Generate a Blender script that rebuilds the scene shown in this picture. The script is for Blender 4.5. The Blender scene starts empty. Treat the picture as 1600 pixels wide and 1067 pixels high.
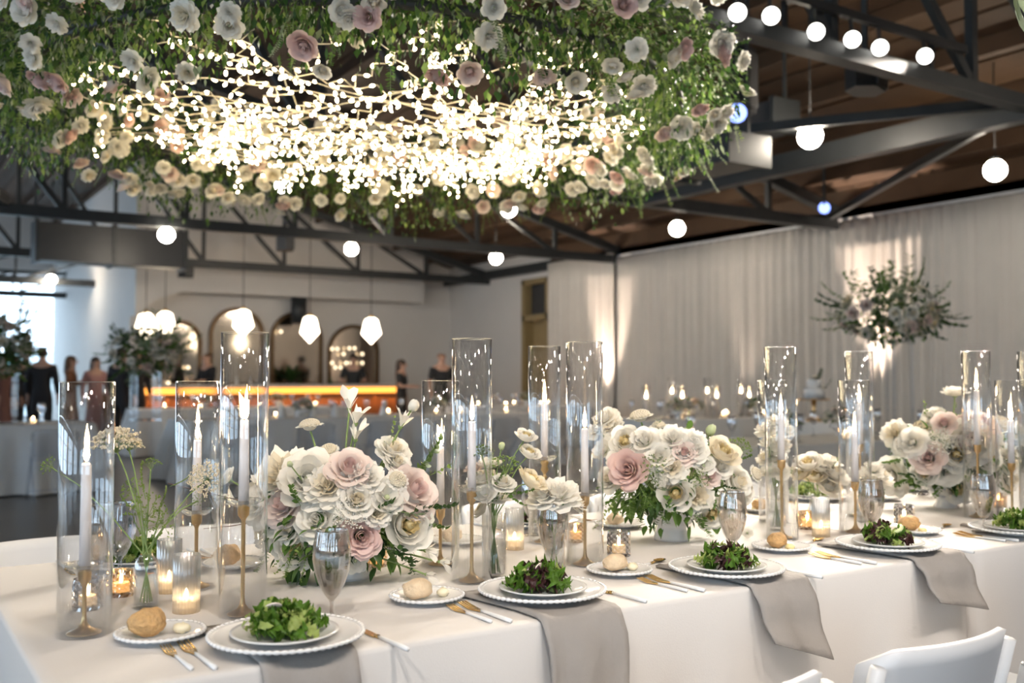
import bpy, math, random
from math import pi, sin, cos, tan, atan, radians, sqrt
from mathutils import Vector, Matrix, Euler, noise

R = random.Random(11)
sc = bpy.context.scene
COL = sc.collection

# ------------------------------------------------------------------ camera, world, large lights, exposure
A = radians(33.0)          # the room and table are turned 33 degrees against the view
F = 1555.56                # focal length in pixels of the 1600 px frame (35 mm lens)
CZ = 1.255                 # camera height
PITCH = radians(2.08)
cam = bpy.data.cameras.new('camera'); cam.lens = 35; cam.sensor_width = 36
cam.clip_end = 200
camo = bpy.data.objects.new('camera', cam); COL.objects.link(camo)
camo.location = (0, 0, CZ); camo.rotation_euler = (pi/2 + PITCH, 0, -A)
cam.dof.use_dof = True; cam.dof.focus_distance = 2.45; cam.dof.aperture_fstop = 2.8
sc.camera = camo
CM = Euler((pi/2 + PITCH, 0, -A)).to_matrix()

world = bpy.data.worlds.new('sky'); sc.world = world; world.use_nodes = True
bg = world.node_tree.nodes['Background']
bg.inputs[0].default_value = (0.68, 0.82, 1.0, 1); bg.inputs[1].default_value = 4.6

sc.view_settings.view_transform = 'Standard'; sc.view_settings.look = 'None'
sc.view_settings.exposure = 0.50; sc.view_settings.gamma = 1.0
sc.view_settings.use_curve_mapping = False
cy = sc.cycles
cy.use_denoising = True; cy.use_adaptive_sampling = True; cy.adaptive_threshold = .08
cy.max_bounces = 6; cy.diffuse_bounces = 3; cy.glossy_bounces = 4; cy.transmission_bounces = 6
cy.transparent_max_bounces = 48
cy.caustics_reflective = False; cy.caustics_refractive = False
cy.sample_clamp_indirect = 6

LIGHT = 3.6
def lamp(name, kind, loc, energy, color=(1, .85, .66), size=.1, aim=None, spot=60, blend=.5, sy=None):
    l = bpy.data.lights.new(name, kind); l.energy = energy * LIGHT; l.color = color
    if kind == 'AREA':
        l.size = size
        if sy: l.shape = 'RECTANGLE'; l.size_y = sy
    else:
        l.shadow_soft_size = size
    if kind == 'SPOT': l.spot_size = radians(spot); l.spot_blend = blend
    o = bpy.data.objects.new(name, l); COL.objects.link(o); o.location = loc
    if aim is not None:
        o.rotation_euler = (Vector(aim) - Vector(loc)).to_track_quat('-Z', 'Y').to_euler()
    return o

# ------------------------------------------------------------------ rays of the photograph -> real places
def ray(px, py): return CM @ Vector(((px-800)/F, (533.5-py)/F, -1))
def U(px, py, z=.75):                       # where the ray meets a level at height z
    d = ray(px, py); t = (z-CZ)/d.z; return Vector((d.x*t, d.y*t, z))
def RY(px, py, Y):
    d = ray(px, py); t = Y/d.y; return Vector((d.x*t, Y, CZ+d.z*t))
def RX(px, py, X):
    d = ray(px, py); t = X/d.x; return Vector((X, d.y*t, CZ+d.z*t))
def D(px, py, Z):                            # at a depth Z
    d = ray(px, py); return Vector((d.x*Z, d.y*Z, CZ+d.z*Z))
def depth(p): return -(CM.transposed() @ (Vector(p)-Vector((0, 0, CZ)))).z
def PXY(p):
    q = CM.transposed() @ (Vector(p)-Vector((0, 0, CZ))); return 800-F*q.x/q.z, 533.5+F*q.y/q.z
def zat(py, Z): return CZ + ray(800, py).z*Z

# ------------------------------------------------------------------ materials
def nt(name):
    m = bpy.data.materials.new(name); m.use_nodes = True
    t = m.node_tree; t.nodes.clear()
    o = t.nodes.new('ShaderNodeOutputMaterial'); return m, t, o
def N(t, kind, **kw):
    n = t.nodes.new(kind)
    for k, v in kw.items():
        if k in n.inputs: n.inputs[k].default_value = v
        else: setattr(n, k, v)
    return n
def c4(c): return (c[0], c[1], c[2], 1)
def shade(t, col, var, vscale, coords='Object', rnd=0):
    """a colour socket: col, varied by noise and per object"""
    lo = c4([x*(1-var) for x in col]); hi = c4([min(1, x*(1+var)) for x in col])
    tc = N(t, 'ShaderNodeTexCoord'); nz = N(t, 'ShaderNodeTexNoise', Scale=vscale, Detail=3)
    t.links.new(tc.outputs[coords], nz.inputs['Vector'])
    mx = N(t, 'ShaderNodeMix', data_type='RGBA'); mx.inputs[6].default_value = lo; mx.inputs[7].default_value = hi
    if rnd:
        oi = N(t, 'ShaderNodeObjectInfo'); ad = N(t, 'ShaderNodeMath', operation='MULTIPLY_ADD')
        t.links.new(oi.outputs['Random'], ad.inputs[0]); ad.inputs[1].default_value = rnd
        t.links.new(nz.outputs['Fac'], ad.inputs[2])
        sb = N(t, 'ShaderNodeMath', operation='SUBTRACT'); sb.inputs[1].default_value = rnd/2
        t.links.new(ad.outputs[0], sb.inputs[0]); t.links.new(sb.outputs[0], mx.inputs[0])
    else:
        t.links.new(nz.outputs['Fac'], mx.inputs[0])
    return mx.outputs[2]
def mat(name, col, rough=.5, metal=0, var=.08, vscale=6, bump=0, bscale=60, emit=0, ecol=None, rnd=0, stretch=None, coat=0, spec=.5):
    m, t, o = nt(name)
    b = N(t, 'ShaderNodeBsdfPrincipled'); t.links.new(b.outputs[0], o.inputs[0])
    b.inputs['Roughness'].default_value = rough; b.inputs['Metallic'].default_value = metal
    b.inputs['Coat Weight'].default_value = coat; b.inputs['Specular IOR Level'].default_value = spec
    t.links.new(shade(t, col, var, vscale, rnd=rnd), b.inputs['Base Color'])
    if bump:
        tc = N(t, 'ShaderNodeTexCoord'); mp = N(t, 'ShaderNodeMapping')
        if stretch: mp.inputs['Scale'].default_value = stretch
        nz = N(t, 'ShaderNodeTexNoise', Scale=bscale, Detail=4); bp = N(t, 'ShaderNodeBump', Strength=bump, Distance=.01)
        t.links.new(tc.outputs['Object'], mp.inputs[0]); t.links.new(mp.outputs[0], nz.inputs['Vector'])
        t.links.new(nz.outputs['Fac'], bp.inputs['Height']); t.links.new(bp.outputs[0], b.inputs['Normal'])
    if emit:
        b.inputs['Emission Color'].default_value = c4(ecol or col); b.inputs['Emission Strength'].default_value = emit
    return m
def soft(name, col, trans=.35, var=.06, vscale=20, rnd=.3, rough=.6):
    """petals and leaves: part of the light goes through"""
    m, t, o = nt(name)
    c = shade(t, col, var, vscale, rnd=rnd)
    b = N(t, 'ShaderNodeBsdfPrincipled', Roughness=rough); t.links.new(c, b.inputs['Base Color'])
    b.inputs['Specular IOR Level'].default_value = .25
    tr = N(t, 'ShaderNodeBsdfTranslucent'); t.links.new(c, tr.inputs[0])
    mx = N(t, 'ShaderNodeMixShader'); mx.inputs[0].default_value = trans
    t.links.new(b.outputs[0], mx.inputs[1]); t.links.new(tr.outputs[0], mx.inputs[2]); t.links.new(mx.outputs[0], o.inputs[0])
    return m
def glass(name, tint=(.98, .99, 1), base=.05, edge=.75, power=3.2, rough=.0, gcol=(1, 1, 1), milk=0.):
    """thin clear glass: passes light straight, mirrors more towards its edges"""
    m, t, o = nt(name)
    tr = N(t, 'ShaderNodeBsdfTransparent', Color=c4(tint)); gl = N(t, 'ShaderNodeBsdfGlossy', Color=c4(gcol), Roughness=rough)
    lw = N(t, 'ShaderNodeLayerWeight', Blend=.5); pw = N(t, 'ShaderNodeMath', operation='POWER'); pw.inputs[1].default_value = power
    ma = N(t, 'ShaderNodeMath', operation='MULTIPLY_ADD', use_clamp=True); ma.inputs[1].default_value = edge; ma.inputs[2].default_value = base
    mx = N(t, 'ShaderNodeMixShader')
    t.links.new(lw.outputs['Facing'], pw.inputs[0]); t.links.new(pw.outputs[0], ma.inputs[0]); t.links.new(ma.outputs[0], mx.inputs[0])
    t.links.new(tr.outputs[0], mx.inputs[1]); t.links.new(gl.outputs[0], mx.inputs[2]); t.links.new(mx.outputs[0], o.inputs[0])
    if milk:
        df = N(t, 'ShaderNodeBsdfTranslucent', Color=(.9, .92, .95, 1)); m2 = N(t, 'ShaderNodeMixShader'); m2.inputs[0].default_value = milk
        t.links.new(mx.outputs[0], m2.inputs[1]); t.links.new(df.outputs[0], m2.inputs[2]); t.links.new(m2.outputs[0], o.inputs[0])
    return m
def glow(name, col, s, samp=True):
    m, t, o = nt(name)
    if not samp: m.cycles.emission_sampling = 'NONE'
    e = N(t, 'ShaderNodeEmission', Color=c4(col), Strength=s); t.links.new(e.outputs[0], o.inputs[0]); return m

M = dict(
    wall=mat('white_plaster', (.74, .71, .68), .8, var=.04, vscale=2, bump=.1, bscale=30),
    wallgrey=mat('grey_plaster', (.60, .60, .62), .8, var=.05, vscale=2),
    floor=mat('polished_concrete', (.17, .15, .13), .28, var=.25, vscale=1.3, bump=.04, bscale=20),
    deck=mat('brown_roof_boards', (.068, .036, .017), .7, var=.35, vscale=3, rnd=.9, bump=.3, bscale=12, stretch=(8, .4, 8)),
    roofslab=mat('dark_roof_felt', (.05, .03, .02), .9),
    steel=mat('dark_painted_steel', (.030, .033, .035), .45, var=.2, bump=.05),
    duct=mat('dark_duct_sheet', (.045, .045, .047), .4, var=.15),
    galv=mat('galvanised_sheet', (.12, .12, .125), .35, metal=.7),
    black=mat('black_plastic', (.012, .012, .014), .5),
    cloth=mat('white_linen', (.68, .65, .625), .85, var=.02, vscale=5, bump=.06, bscale=260),
    cloth2=mat('pale_linen', (.70, .69, .68), .85, var=.05, vscale=5, bump=.2, bscale=60),
    napkin=mat('grey_velvet_napkin', (.31, .285, .265), .75, var=.10, vscale=9, bump=.3, bscale=50),
    drape=mat('ivory_voile', (.62, .575, .52), .8, var=.06, vscale=3),
    resin=mat('white_resin', (.76, .76, .77), .42, var=.02),
    acryl=glass('clear_acrylic', (.93, .95, .98), .08, .6, 2.5),
    china=mat('white_china', (.79, .78, .77), .18, var=.02, coat=.3),
    china2=mat('grey_white_china', (.66, .655, .64), .2, var=.03, coat=.3),
    marble=mat('white_marble', (.80, .79, .78), .3, var=.06, vscale=14),
    brass=mat('aged_brass', (.60, .40, .18), .28, metal=1, var=.2, vscale=20),
    gold=mat('gold_cutlery', (.83, .56, .22), .2, metal=1, var=.05),
    white=mat('white_enamel', (.82, .82, .82), .3, var=.02),
    wax=mat('ivory_wax', (.80, .74, .72), .5, var=.02),
    wax2=mat('lit_wax', (.95, .80, .55), .5, var=.02, emit=1.6, ecol=(1, .62, .28)),
    wick=mat('charred_wick', (.02, .015, .01), .9),
    flame=glow('candle_flame', (1, .66, .32), 90),
    glass=glass('clear_glass', (.995, .998, 1), .085, .95, 1.9),
    glassin=glass('clear_glass_inside', (.995, .998, 1), .01, .5, 3.0),
    rim=glass('glass_rim', (.9, .93, .97), .35, .6, 1.0, .1, milk=.45),  # milky white put in for the bright highlight along the rim
    vase=glass('vase_glass', (.98, .985, .985), .05, .85, 1.9),
    goblet=glass('smoky_goblet_glass', (.87, .835, .80), .13, .8, 1.6, .02),
    gobletg=glass('grey_goblet_glass', (.80, .82, .86), .16, .7, 2.0, .02),
    ribbed=glass('ribbed_glass', (.95, .96, .97), .12, .95, 1.3, .10, milk=.27),
    cut=glass('grey_cut_glass', (.72, .73, .76), .26, .7, 1.5, .04),
    amber=glass('amber_cut_glass', (.86, .74, .58), .26, .6, 1.5, .05),
    water=glass('water', (.94, .95, .955), .03, .5, 3),
    petalw=soft('white_petal', (.92, .885, .81), .42, var=.03),
    petalc=soft('cream_petal', (.90, .82, .66), .42, var=.05),
    petaly=soft('butter_petal', (.89, .75, .42), .42, var=.06),
    petalp=soft('blush_petal', (.88, .755, .69), .40, var=.05),
    petalpd=soft('dusty_pink_petal', (.82, .63, .585), .38, var=.06),
    petalm=soft('mauve_petal', (.56, .40, .40), .30, var=.06),
    petalg=soft('greenish_petal', (.66, .72, .44), .3, var=.1),
    leafd=soft('dark_leaf', (.045, .095, .025), .25, var=.35, rough=.4),
    leafm=soft('mid_leaf', (.12, .215, .045), .32, var=.3, rough=.45),
    leafl=soft('light_leaf', (.27, .37, .10), .38, var=.25),
    leafg=soft('grey_leaf', (.26, .31, .19), .32, var=.25),
    stem=soft('green_stem', (.28, .38, .14), .15, var=.15),
    twig=mat('red_brown_twig', (.16, .07, .05), .6),
    lett=soft('green_lettuce', (.09, .185, .022), .35, var=.5, vscale=30, rough=.35),
    lettl=soft('pale_lettuce', (.36, .44, .13), .35, var=.25, vscale=25, rough=.35),
    lettr=soft('red_lettuce', (.055, .022, .022), .25, var=.5, vscale=30, rough=.35),
    radish=mat('radish_flesh', (.86, .72, .66), .4, var=.08),
    cuke=mat('cucumber_flesh', (.72, .76, .42), .4, var=.1),
    bread=mat('pale_bread', (.74, .57, .38), .65, var=.22, vscale=50, bump=.5, bscale=140),
    breadd=mat('brown_bread', (.60, .36, .15), .6, var=.5, vscale=55, bump=.8, bscale=120),
    butter=mat('yellow_butter', (.88, .74, .36), .45, var=.06, vscale=30),
    pbutter=mat('pale_butter', (.86, .78, .56), .45, var=.06, vscale=30),
    skin=mat('skin', (.50, .30, .22), .6, var=.05),
    hair=mat('dark_hair', (.035, .02, .014), .6, var=.2, vscale=30),
    hairl=mat('brown_hair', (.12, .06, .03), .6, var=.2, vscale=30),
    suit=mat('black_suit', (.012, .012, .015), .8, var=.15),
    navy=mat('charcoal_shirt', (.022, .023, .026), .8, var=.15),
    rust=mat('rust_dress', (.30, .13, .07), .8, var=.15),
    rose=mat('dusty_rose_dress', (.38, .20, .19), .8, var=.15),
    brown=mat('brown_dress', (.15, .07, .06), .8, var=.15),
    shirt=mat('white_shirt', (.7, .7, .72), .8),
    mirror=mat('tinted_mirror', (.55, .49, .42), .10, metal=1, var=.08, vscale=2),  # dark warm tint put in for the brownish room it reflects
    frame=mat('bronze_frame', (.14, .09, .05), .4, metal=.7),
    barwood=mat('bar_timber', (.20, .085, .035), .45, var=.3, vscale=8, bump=.1),
    bartop=mat('stone_bar_top', (.45, .43, .42), .3, var=.1),
    strip=glow('amber_bar_strip', (1, .36, .06), 2.0),
    reflbulb=glow('mirror_reflection_bulb', (1, .78, .5), 2.2),
    pend=glow('opal_pendant', (1, .84, .62), 6),
    globe=glow('opal_globe', (1, .88, .72), 80),
    spotg=glow('spot_lens', (1, .97, .9), 5),
    blue=glow('blue_spot_lens', (.25, .35, 1), 2.5),
    fairy=glow('fairy_bulb', (1, .80, .47), 26),
    wire=mat('cream_wire', (.70, .64, .52), .5),
    cable=mat('dark_cable', (.03, .03, .03), .6),
    wdoor=mat('ochre_door', (.34, .25, .12), .5, var=.1),
    alu=mat('window_frame_paint', (.30, .32, .34), .5),
    pane=glass('window_pane', (.92, .96, .97), .06, .5, 3),
    brick=mat('sun_toned_outside_wall', (.85, .93, .92), .9),
    turq=mat('turquoise_outside_panel', (.45, .85, .82), .8),
)

# ------------------------------------------------------------------ mesh builder
class MB:
    def __init__(s): s.v = []; s.f = []; s.m = []
    def add(s, vs, fs, mi=0):
        b = len(s.v); s.v.extend([tuple(x) for x in vs])
        for f in fs: s.f.append(tuple(i+b for i in f)); s.m.append(mi)
        return s
    def box(s, x0, x1, y0, y1, z0, z1, mi=0):
        return s.add([(x0,y0,z0),(x1,y0,z0),(x1,y1,z0),(x0,y1,z0),(x0,y0,z1),(x1,y0,z1),(x1,y1,z1),(x0,y1,z1)],
                     [(0,3,2,1),(4,5,6,7),(0,1,5,4),(1,2,6,5),(2,3,7,6),(3,0,4,7)], mi)
    def bar(s, p, q, w, h, mi=0):            # a square bar from p to q
        p = Vector(p); q = Vector(q); d = (q-p).normalized()
        up = Vector((0,0,1)) if abs(d.z) < .95 else Vector((0,1,0))
        a = d.cross(up).normalized()*(w/2); b = a.cross(d).normalized()*(h/2)
        vs = [p-a-b,p+a-b,p+a+b,p-a+b,q-a-b,q+a-b,q+a+b,q-a+b]
        return s.add(vs, [(0,1,2,3),(7,6,5,4),(0,4,5,1),(1,5,6,2),(2,6,7,3),(3,7,4,0)], mi)
    def path(s, pts, rad, n=6, mi=0, cap=True):
        pts = [Vector(p) for p in pts]; k = len(pts)
        if not hasattr(rad, '__len__'): rad = [rad]*k
        vs = []; a = None
        for i, p in enumerate(pts):
            d = (pts[min(i+1,k-1)]-pts[max(i-1,0)]).normalized()
            if a is None:
                a = d.cross(Vector((0,0,1)) if abs(d.z) < .9 else Vector((1,0,0))).normalized()
            else:
                a = (a-d*a.dot(d)).normalized()
            b = d.cross(a)
            for j in range(n):
                t = 2*pi*j/n; vs.append(p+(a*cos(t)+b*sin(t))*rad[i])
        fs = [(i*n+j, i*n+(j+1)%n, (i+1)*n+(j+1)%n, (i+1)*n+j) for i in range(k-1) for j in range(n)]
        if cap: fs += [tuple(range(n))[::-1], tuple(range((k-1)*n, k*n))]
        return s.add(vs, fs, mi)
    def lathe(s, prof, n=32, mi=0, c=(0,0,0), mod=None, cap=True):
        vs = []
        for i, (r, z) in enumerate(prof):
            for j in range(n):
                t = 2*pi*j/n; rr = r*(mod(t, z) if mod else 1)
                vs.append((c[0]+rr*cos(t), c[1]+rr*sin(t), c[2]+z))
        k = len(prof)
        fs = [(i*n+j, i*n+(j+1)%n, (i+1)*n+(j+1)%n, (i+1)*n+j) for i in range(k-1) for j in range(n)]
        if cap:
            if prof[0][0] > 1e-6: fs.append(tuple(range(n))[::-1])
            if prof[-1][0] > 1e-6: fs.append(tuple(range((k-1)*n, k*n)))
        return s.add(vs, fs, mi)
    def ball(s, c, r, nu=10, nv=7, mi=0, f=None):
        rr = r if hasattr(r, '__len__') else (r, r, r); vs = []
        for i in range(1, nv):
            a = pi*i/nv
            for j in range(nu):
                t = 2*pi*j/nu; d = Vector((sin(a)*cos(t), sin(a)*sin(t), cos(a))); k = f(d) if f else 1
                vs.append((c[0]+d.x*rr[0]*k, c[1]+d.y*rr[1]*k, c[2]+d.z*rr[2]*k))
        b = len(vs); vs += [(c[0],c[1],c[2]+rr[2]),(c[0],c[1],c[2]-rr[2])]
        fs = [(i*nu+j, (i+1)*nu+j, (i+1)*nu+(j+1)%nu, i*nu+(j+1)%nu) for i in range(nv-2) for j in range(nu)]
        fs += [(b, j, (j+1)%nu) for j in range(nu)] + [(b+1, (nv-2)*nu+(j+1)%nu, (nv-2)*nu+j) for j in range(nu)]
        return s.add(vs, fs, mi)
    def grid(s, fn, nu, nv, mi=0):
        vs = [fn(i/nu, j/nv) for i in range(nu+1) for j in range(nv+1)]
        fs = [(i*(nv+1)+j, (i+1)*(nv+1)+j, (i+1)*(nv+1)+j+1, i*(nv+1)+j+1) for i in range(nu) for j in range(nv)]
        return s.add(vs, fs, mi)
    def put(s, o, mx, mi=None):
        b = len(s.v); s.v.extend([tuple(mx @ Vector(v)) for v in o.v])
        for f, m in zip(o.f, o.m): s.f.append(tuple(i+b for i in f)); s.m.append(m if mi is None else mi)
        return s
    def mesh(s, name, mats, smooth=True):
        me = bpy.data.meshes.new(name); me.from_pydata(s.v, [], s.f)
        if not isinstance(mats, (list, tuple)): mats = [mats]
        for m in mats: me.materials.append(M[m] if isinstance(m, str) else m)
        me.polygons.foreach_set('material_index', s.m)
        me.polygons.foreach_set('use_smooth', [smooth]*len(s.f))
        me.update(); return me
def ob(name, me, parent=None, loc=(0,0,0), rot=(0,0,0), scale=(1,1,1)):
    o = bpy.data.objects.new(name, me); COL.objects.link(o); o.location = loc
    if isinstance(rot, (Euler, tuple, list)): o.rotation_euler = rot
    else: o.rotation_euler = rot.to_euler()
    o.scale = scale if hasattr(scale, '__len__') else (scale,)*3
    if parent is not None: o.parent = parent
    return o
def tag(o, label=None, cat=None, group=None, kind=None):
    if label: o['label'] = label
    if cat: o['category'] = cat
    if group: o['group'] = group
    if kind: o['kind'] = kind
    return o
def thing(name, label, cat, loc=(0,0,0), rz=0, group=None):
    return tag(ob(name, None, None, loc, (0,0,rz)), label, cat, group)
def struct(name, mb, m, parent=None, smooth=False):
    o = ob(name, mb.mesh(name, m, smooth), parent)
    if parent is None: o['kind'] = 'structure'
    return o
def copy_tree(o, parent=None, loc=None, rz=None, label=None, **kw):
    c = o.copy(); COL.objects.link(c); c.parent = parent
    if loc is not None: c.location = loc
    if rz is not None: c.rotation_euler = (0,0,rz)
    if label: c['label'] = label
    for ch in KIDS.get(o.name, [x for x in o.children]): copy_tree(ch, c)
    return c
KIDS = {}
def aimq(d): return Vector(d).normalized().to_track_quat('Z', 'Y')
ORD = ['first', 'second', 'third', 'fourth', 'fifth', 'sixth', 'seventh', 'eighth', 'ninth', 'tenth', 'eleventh', 'twelfth', 'thirteenth', 'fourteenth']

# ------------------------------------------------------------------ people's meshes (grown from a skeleton)
def skin(verts, edges, radii, mats, sub=2):
    me = bpy.data.meshes.new('t'); me.from_pydata(verts, edges, []); o = bpy.data.objects.new('t', me); COL.objects.link(o)
    md = o.modifiers.new('s', 'SKIN'); md.use_smooth_shade = True
    if not me.skin_vertices: me.attributes.new  # the modifier adds the layer
    for i, r in enumerate(radii): me.skin_vertices[0].data[i].radius = r if hasattr(r, '__len__') else (r, r)
    me.skin_vertices[0].data[0].use_root = True
    ss = o.modifiers.new('b', 'SUBSURF'); ss.levels = sub; ss.render_levels = sub
    dg = bpy.context.evaluated_depsgraph_get(); out = bpy.data.meshes.new_from_object(o.evaluated_get(dg))
    bpy.data.objects.remove(o); out.materials.clear(); out.materials.append(M[mats])
    for p in out.polygons: p.use_smooth = True
    return out

# ================================================================== THE SETTING
XW, YB, YF, XL, YN = 12.7, 22.5, 33.0, -8.0, -7.0     # right wall, bar wall, far wall, left wall, wall behind the camera
ZT = 3.60                                              # lower chord of the trusses
XR, ZR, SL = 2.3, 6.5, .25                             # ridge and slope of the roof
def roof(x): return ZR - SL*abs(x-XR)

struct('floor', MB().box(XL-.2, XW+.2, YN-.2, YF+.2, -.1, 0), 'floor')

# left wall and wall behind the camera, both with tall windows that bring in the daylight
def window(n, parent_axis, a, b, z0, z1, at, label):
    """a window in a wall; axis 'y': the wall runs along y at x=at, axis 'x': along x at y=at"""
    def bx(m, u0, u1, w0, w1, t=.05):
        if parent_axis == 'y': m.box(at-t, at+t, u0, u1, w0, w1)
        else: m.box(u0, u1, at-t, at+t, w0, w1)
        return m
    fr = MB(); bx(fr, a, a+.09, z0, z1); bx(fr, b-.09, b, z0, z1); bx(fr, a, b, z0, z0+.09); bx(fr, a, b, z1-.09, z1)
    w = struct('window_%d' % n, fr, 'alu'); w['label'] = label
    nx, nz = max(1, round((b-a)/1.1)), max(1, round((z1-z0)/1.2))
    for i in range(1, nx): struct('mullion', bx(MB(), a+(b-a)*i/nx-.03, a+(b-a)*i/nx+.03, z0, z1, .035), 'alu', w)
    for j in range(1, nz): struct('glazing_bar', bx(MB(), a, b, z0+(z1-z0)*j/nz-.025, z0+(z1-z0)*j/nz+.025, .03), 'alu', w)
    for i in range(nx):
        for j in range(nz):
            struct('pane', bx(MB(), a+(b-a)*i/nx, a+(b-a)*(i+1)/nx, z0+(z1-z0)*j/nz, z0+(z1-z0)*(j+1)/nz, .006), 'pane', w)
    c = ((at, (a+b)/2, (z0+z1)/2) if parent_axis == 'y' else ((a+b)/2, at, (z0+z1)/2))
    inn = (1, 0, 0) if (parent_axis == 'y' and at < 0) else ((0, 1, 0) if at < 0 else (0, -1, 0))
    c = Vector(c) + Vector(inn)*.10
    l = bpy.data.lights.new('window_portal', 'AREA'); l.shape = 'RECTANGLE'; l.size = b-a; l.size_y = z1-z0
    l.cycles.is_portal = True
    o = bpy.data.objects.new('window_portal', l); COL.objects.link(o); o.location = c
    o.rotation_euler = Vector(inn).to_track_quat('-Z', 'Y').to_euler()
    return w
def holed(name, axis, at, lo, hi, ztop, holes, m='wall', th=.25, side=-1):
    mb = MB()
    def bx(u0, u1, w0, w1):
        if u1-u0 < .01 or w1-w0 < .01: return
        if axis == 'y': mb.box(min(at, at+side*th), max(at, at+side*th), u0, u1, w0, w1)
        else: mb.box(u0, u1, min(at, at+side*th), max(at, at+side*th), w0, w1)
    u = lo
    for (a, b, z0, z1) in sorted(holes):
        bx(u, a, 0, ztop); bx(a, b, 0, z0); bx(a, b, z1, ztop); u = b
    bx(u, hi, 0, ztop)
    return struct(name, mb, m)
LW = [(-5.5, -2.2, .5, 3.6), (-1.2, 2.1, .5, 3.6), (3.1, 6.4, .5, 3.6), (7.4, 10.7, .5, 3.6), (13, 16.3, .5, 3.6), (20, 23.3, .5, 3.6), (25.5, 28.8, .5, 3.6), (29.2, 32.5, .5, 3.6)]  # last window added to bring more daylight to the far end
holed('wall_left', 'y', XL, YN, YF, 4.0, LW, 'wallgrey')
for i, (a, b, z0, z1) in enumerate(LW):
    window(i+1, 'y', a, b, z0, z1, XL-.12, 'tall daylight window %s from the back corner in the long side wall' % ORD[i])
NW = [(-6.5, -3.5, .5, 3.6), (-2.0, 1.0, .5, 3.6)]
holed('wall_front', 'x', YN, XL, XW, 6.6, NW, 'wallgrey')
for i, (a, b, z0, z1) in enumerate(NW):
    window(i+11, 'x', a, b, z0, z1, YN-.12, 'tall daylight window %s from the corner in the end wall' % ORD[i])
# far wall of the bright end room with its glazed entrance
FW = [(-4.5, RY(92, 500, YF).x, 0.0, 4.35)]  # glazing widened out of view to brighten the far end
holed('wall_far', 'x', YF, XL, XW, 6.6, FW, 'wall', side=1)
window(10, 'x', FW[0][0], FW[0][1], .02, 4.33, YF+.1, 'bright glazed entrance behind the standing guests')
# what is seen through it: a wall and turquoise panel, coloured bright in place of sunlight
o = struct('backdrop_outside_wall', MB().box(-6, 14, YF+7, YF+7.2, 0, 2.2), 'brick')
struct('panel', MB().box(.5, 4.6, YF+6.8, YF+6.99, .3, 1.9), 'turq', o)
struct('ground_outside', MB().box(-12, 16, YF+.2, YF+9, -.1, -.02), 'wallgrey')

# right wall with its doorway, then the bar wall and the soffit above the bar
dY0, dY1 = RX(860, 500, XW).y, RX(818, 500, XW).y
holed('wall_right', 'y', XW, YN, YB, 4.2, [(dY0, dY1, 0, 3.5)], 'wall', side=1)
XB0 = RY(203, 500, YB).x
struct('wall_bar', MB().box(XB0, XW, YB, YB+.25, 0, 6.4), 'wall')
struct('wall_bar_return', MB().box(XB0, XB0+.25, YB+.25, YF, 0, 6.2), 'wall')
sx0, sx1 = RY(212, 450, YB-.7).x, RY(662, 450, YB-.7).x
sof = MB(); zs = RY(450, 463, YB-.7).z
prof = []
n = 14
for i in range(n+1):                                       # its lower edge dips in an arc at the end over the pendants
    t = i/n; x = sx0+(sx1-sx0)*t; d = .55*max(0, 1-t/.16)**2
    prof.append((x, zs-d))
vs = []
for y in (YB-.7, YB):
    vs += [(x, y, z) for x, z in prof] + [(x, y, 6.1) for x, z in prof]
k = n+1; fs = []
for i in range(n):
    fs += [(i, i+1, k+i+1, k+i), (2*k+i+1, 2*k+i, 3*k+i, 3*k+i+1), (i+1, i, 2*k+i, 2*k+i+1)]
fs += [(0, k, 3*k, 2*k), (n, 2*k+n, 3*k+n, k+n)]
struct('wall_bar_soffit', sof.add(vs, fs), 'wall')

# the doorway beyond the curtains: ochre frame, dark transom, ochre leaf, a small passage behind
dr = struct('door_1', MB().box(XW-.06, XW+.3, dY0, dY0+.12, 0, 3.5).box(XW-.06, XW+.3, dY1-.12, dY1, 0, 3.5).box(XW-.06, XW+.3, dY0, dY1, 3.38, 3.5).box(XW-.06, XW+.3, dY0, dY1, 2.55, 2.68), 'wdoor')
dr['label'] = 'tall ochre doorway with a dark transom beyond the curtains'
struct('door_leaf', MB().box(XW+.18, XW+.24, dY0+.12, dY1-.12, .01, 2.55), 'wdoor', dr)
struct('transom_pane', MB().box(XW+.14, XW+.16, dY0+.12, dY1-.12, 2.68, 3.38), 'duct', dr)
struct('door_handle', MB().path([(XW+.18, dY0+.25, 1.05), (XW+.12, dY0+.25, 1.05), (XW+.12, dY0+.38, 1.05)], .012), 'brass', dr)

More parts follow.
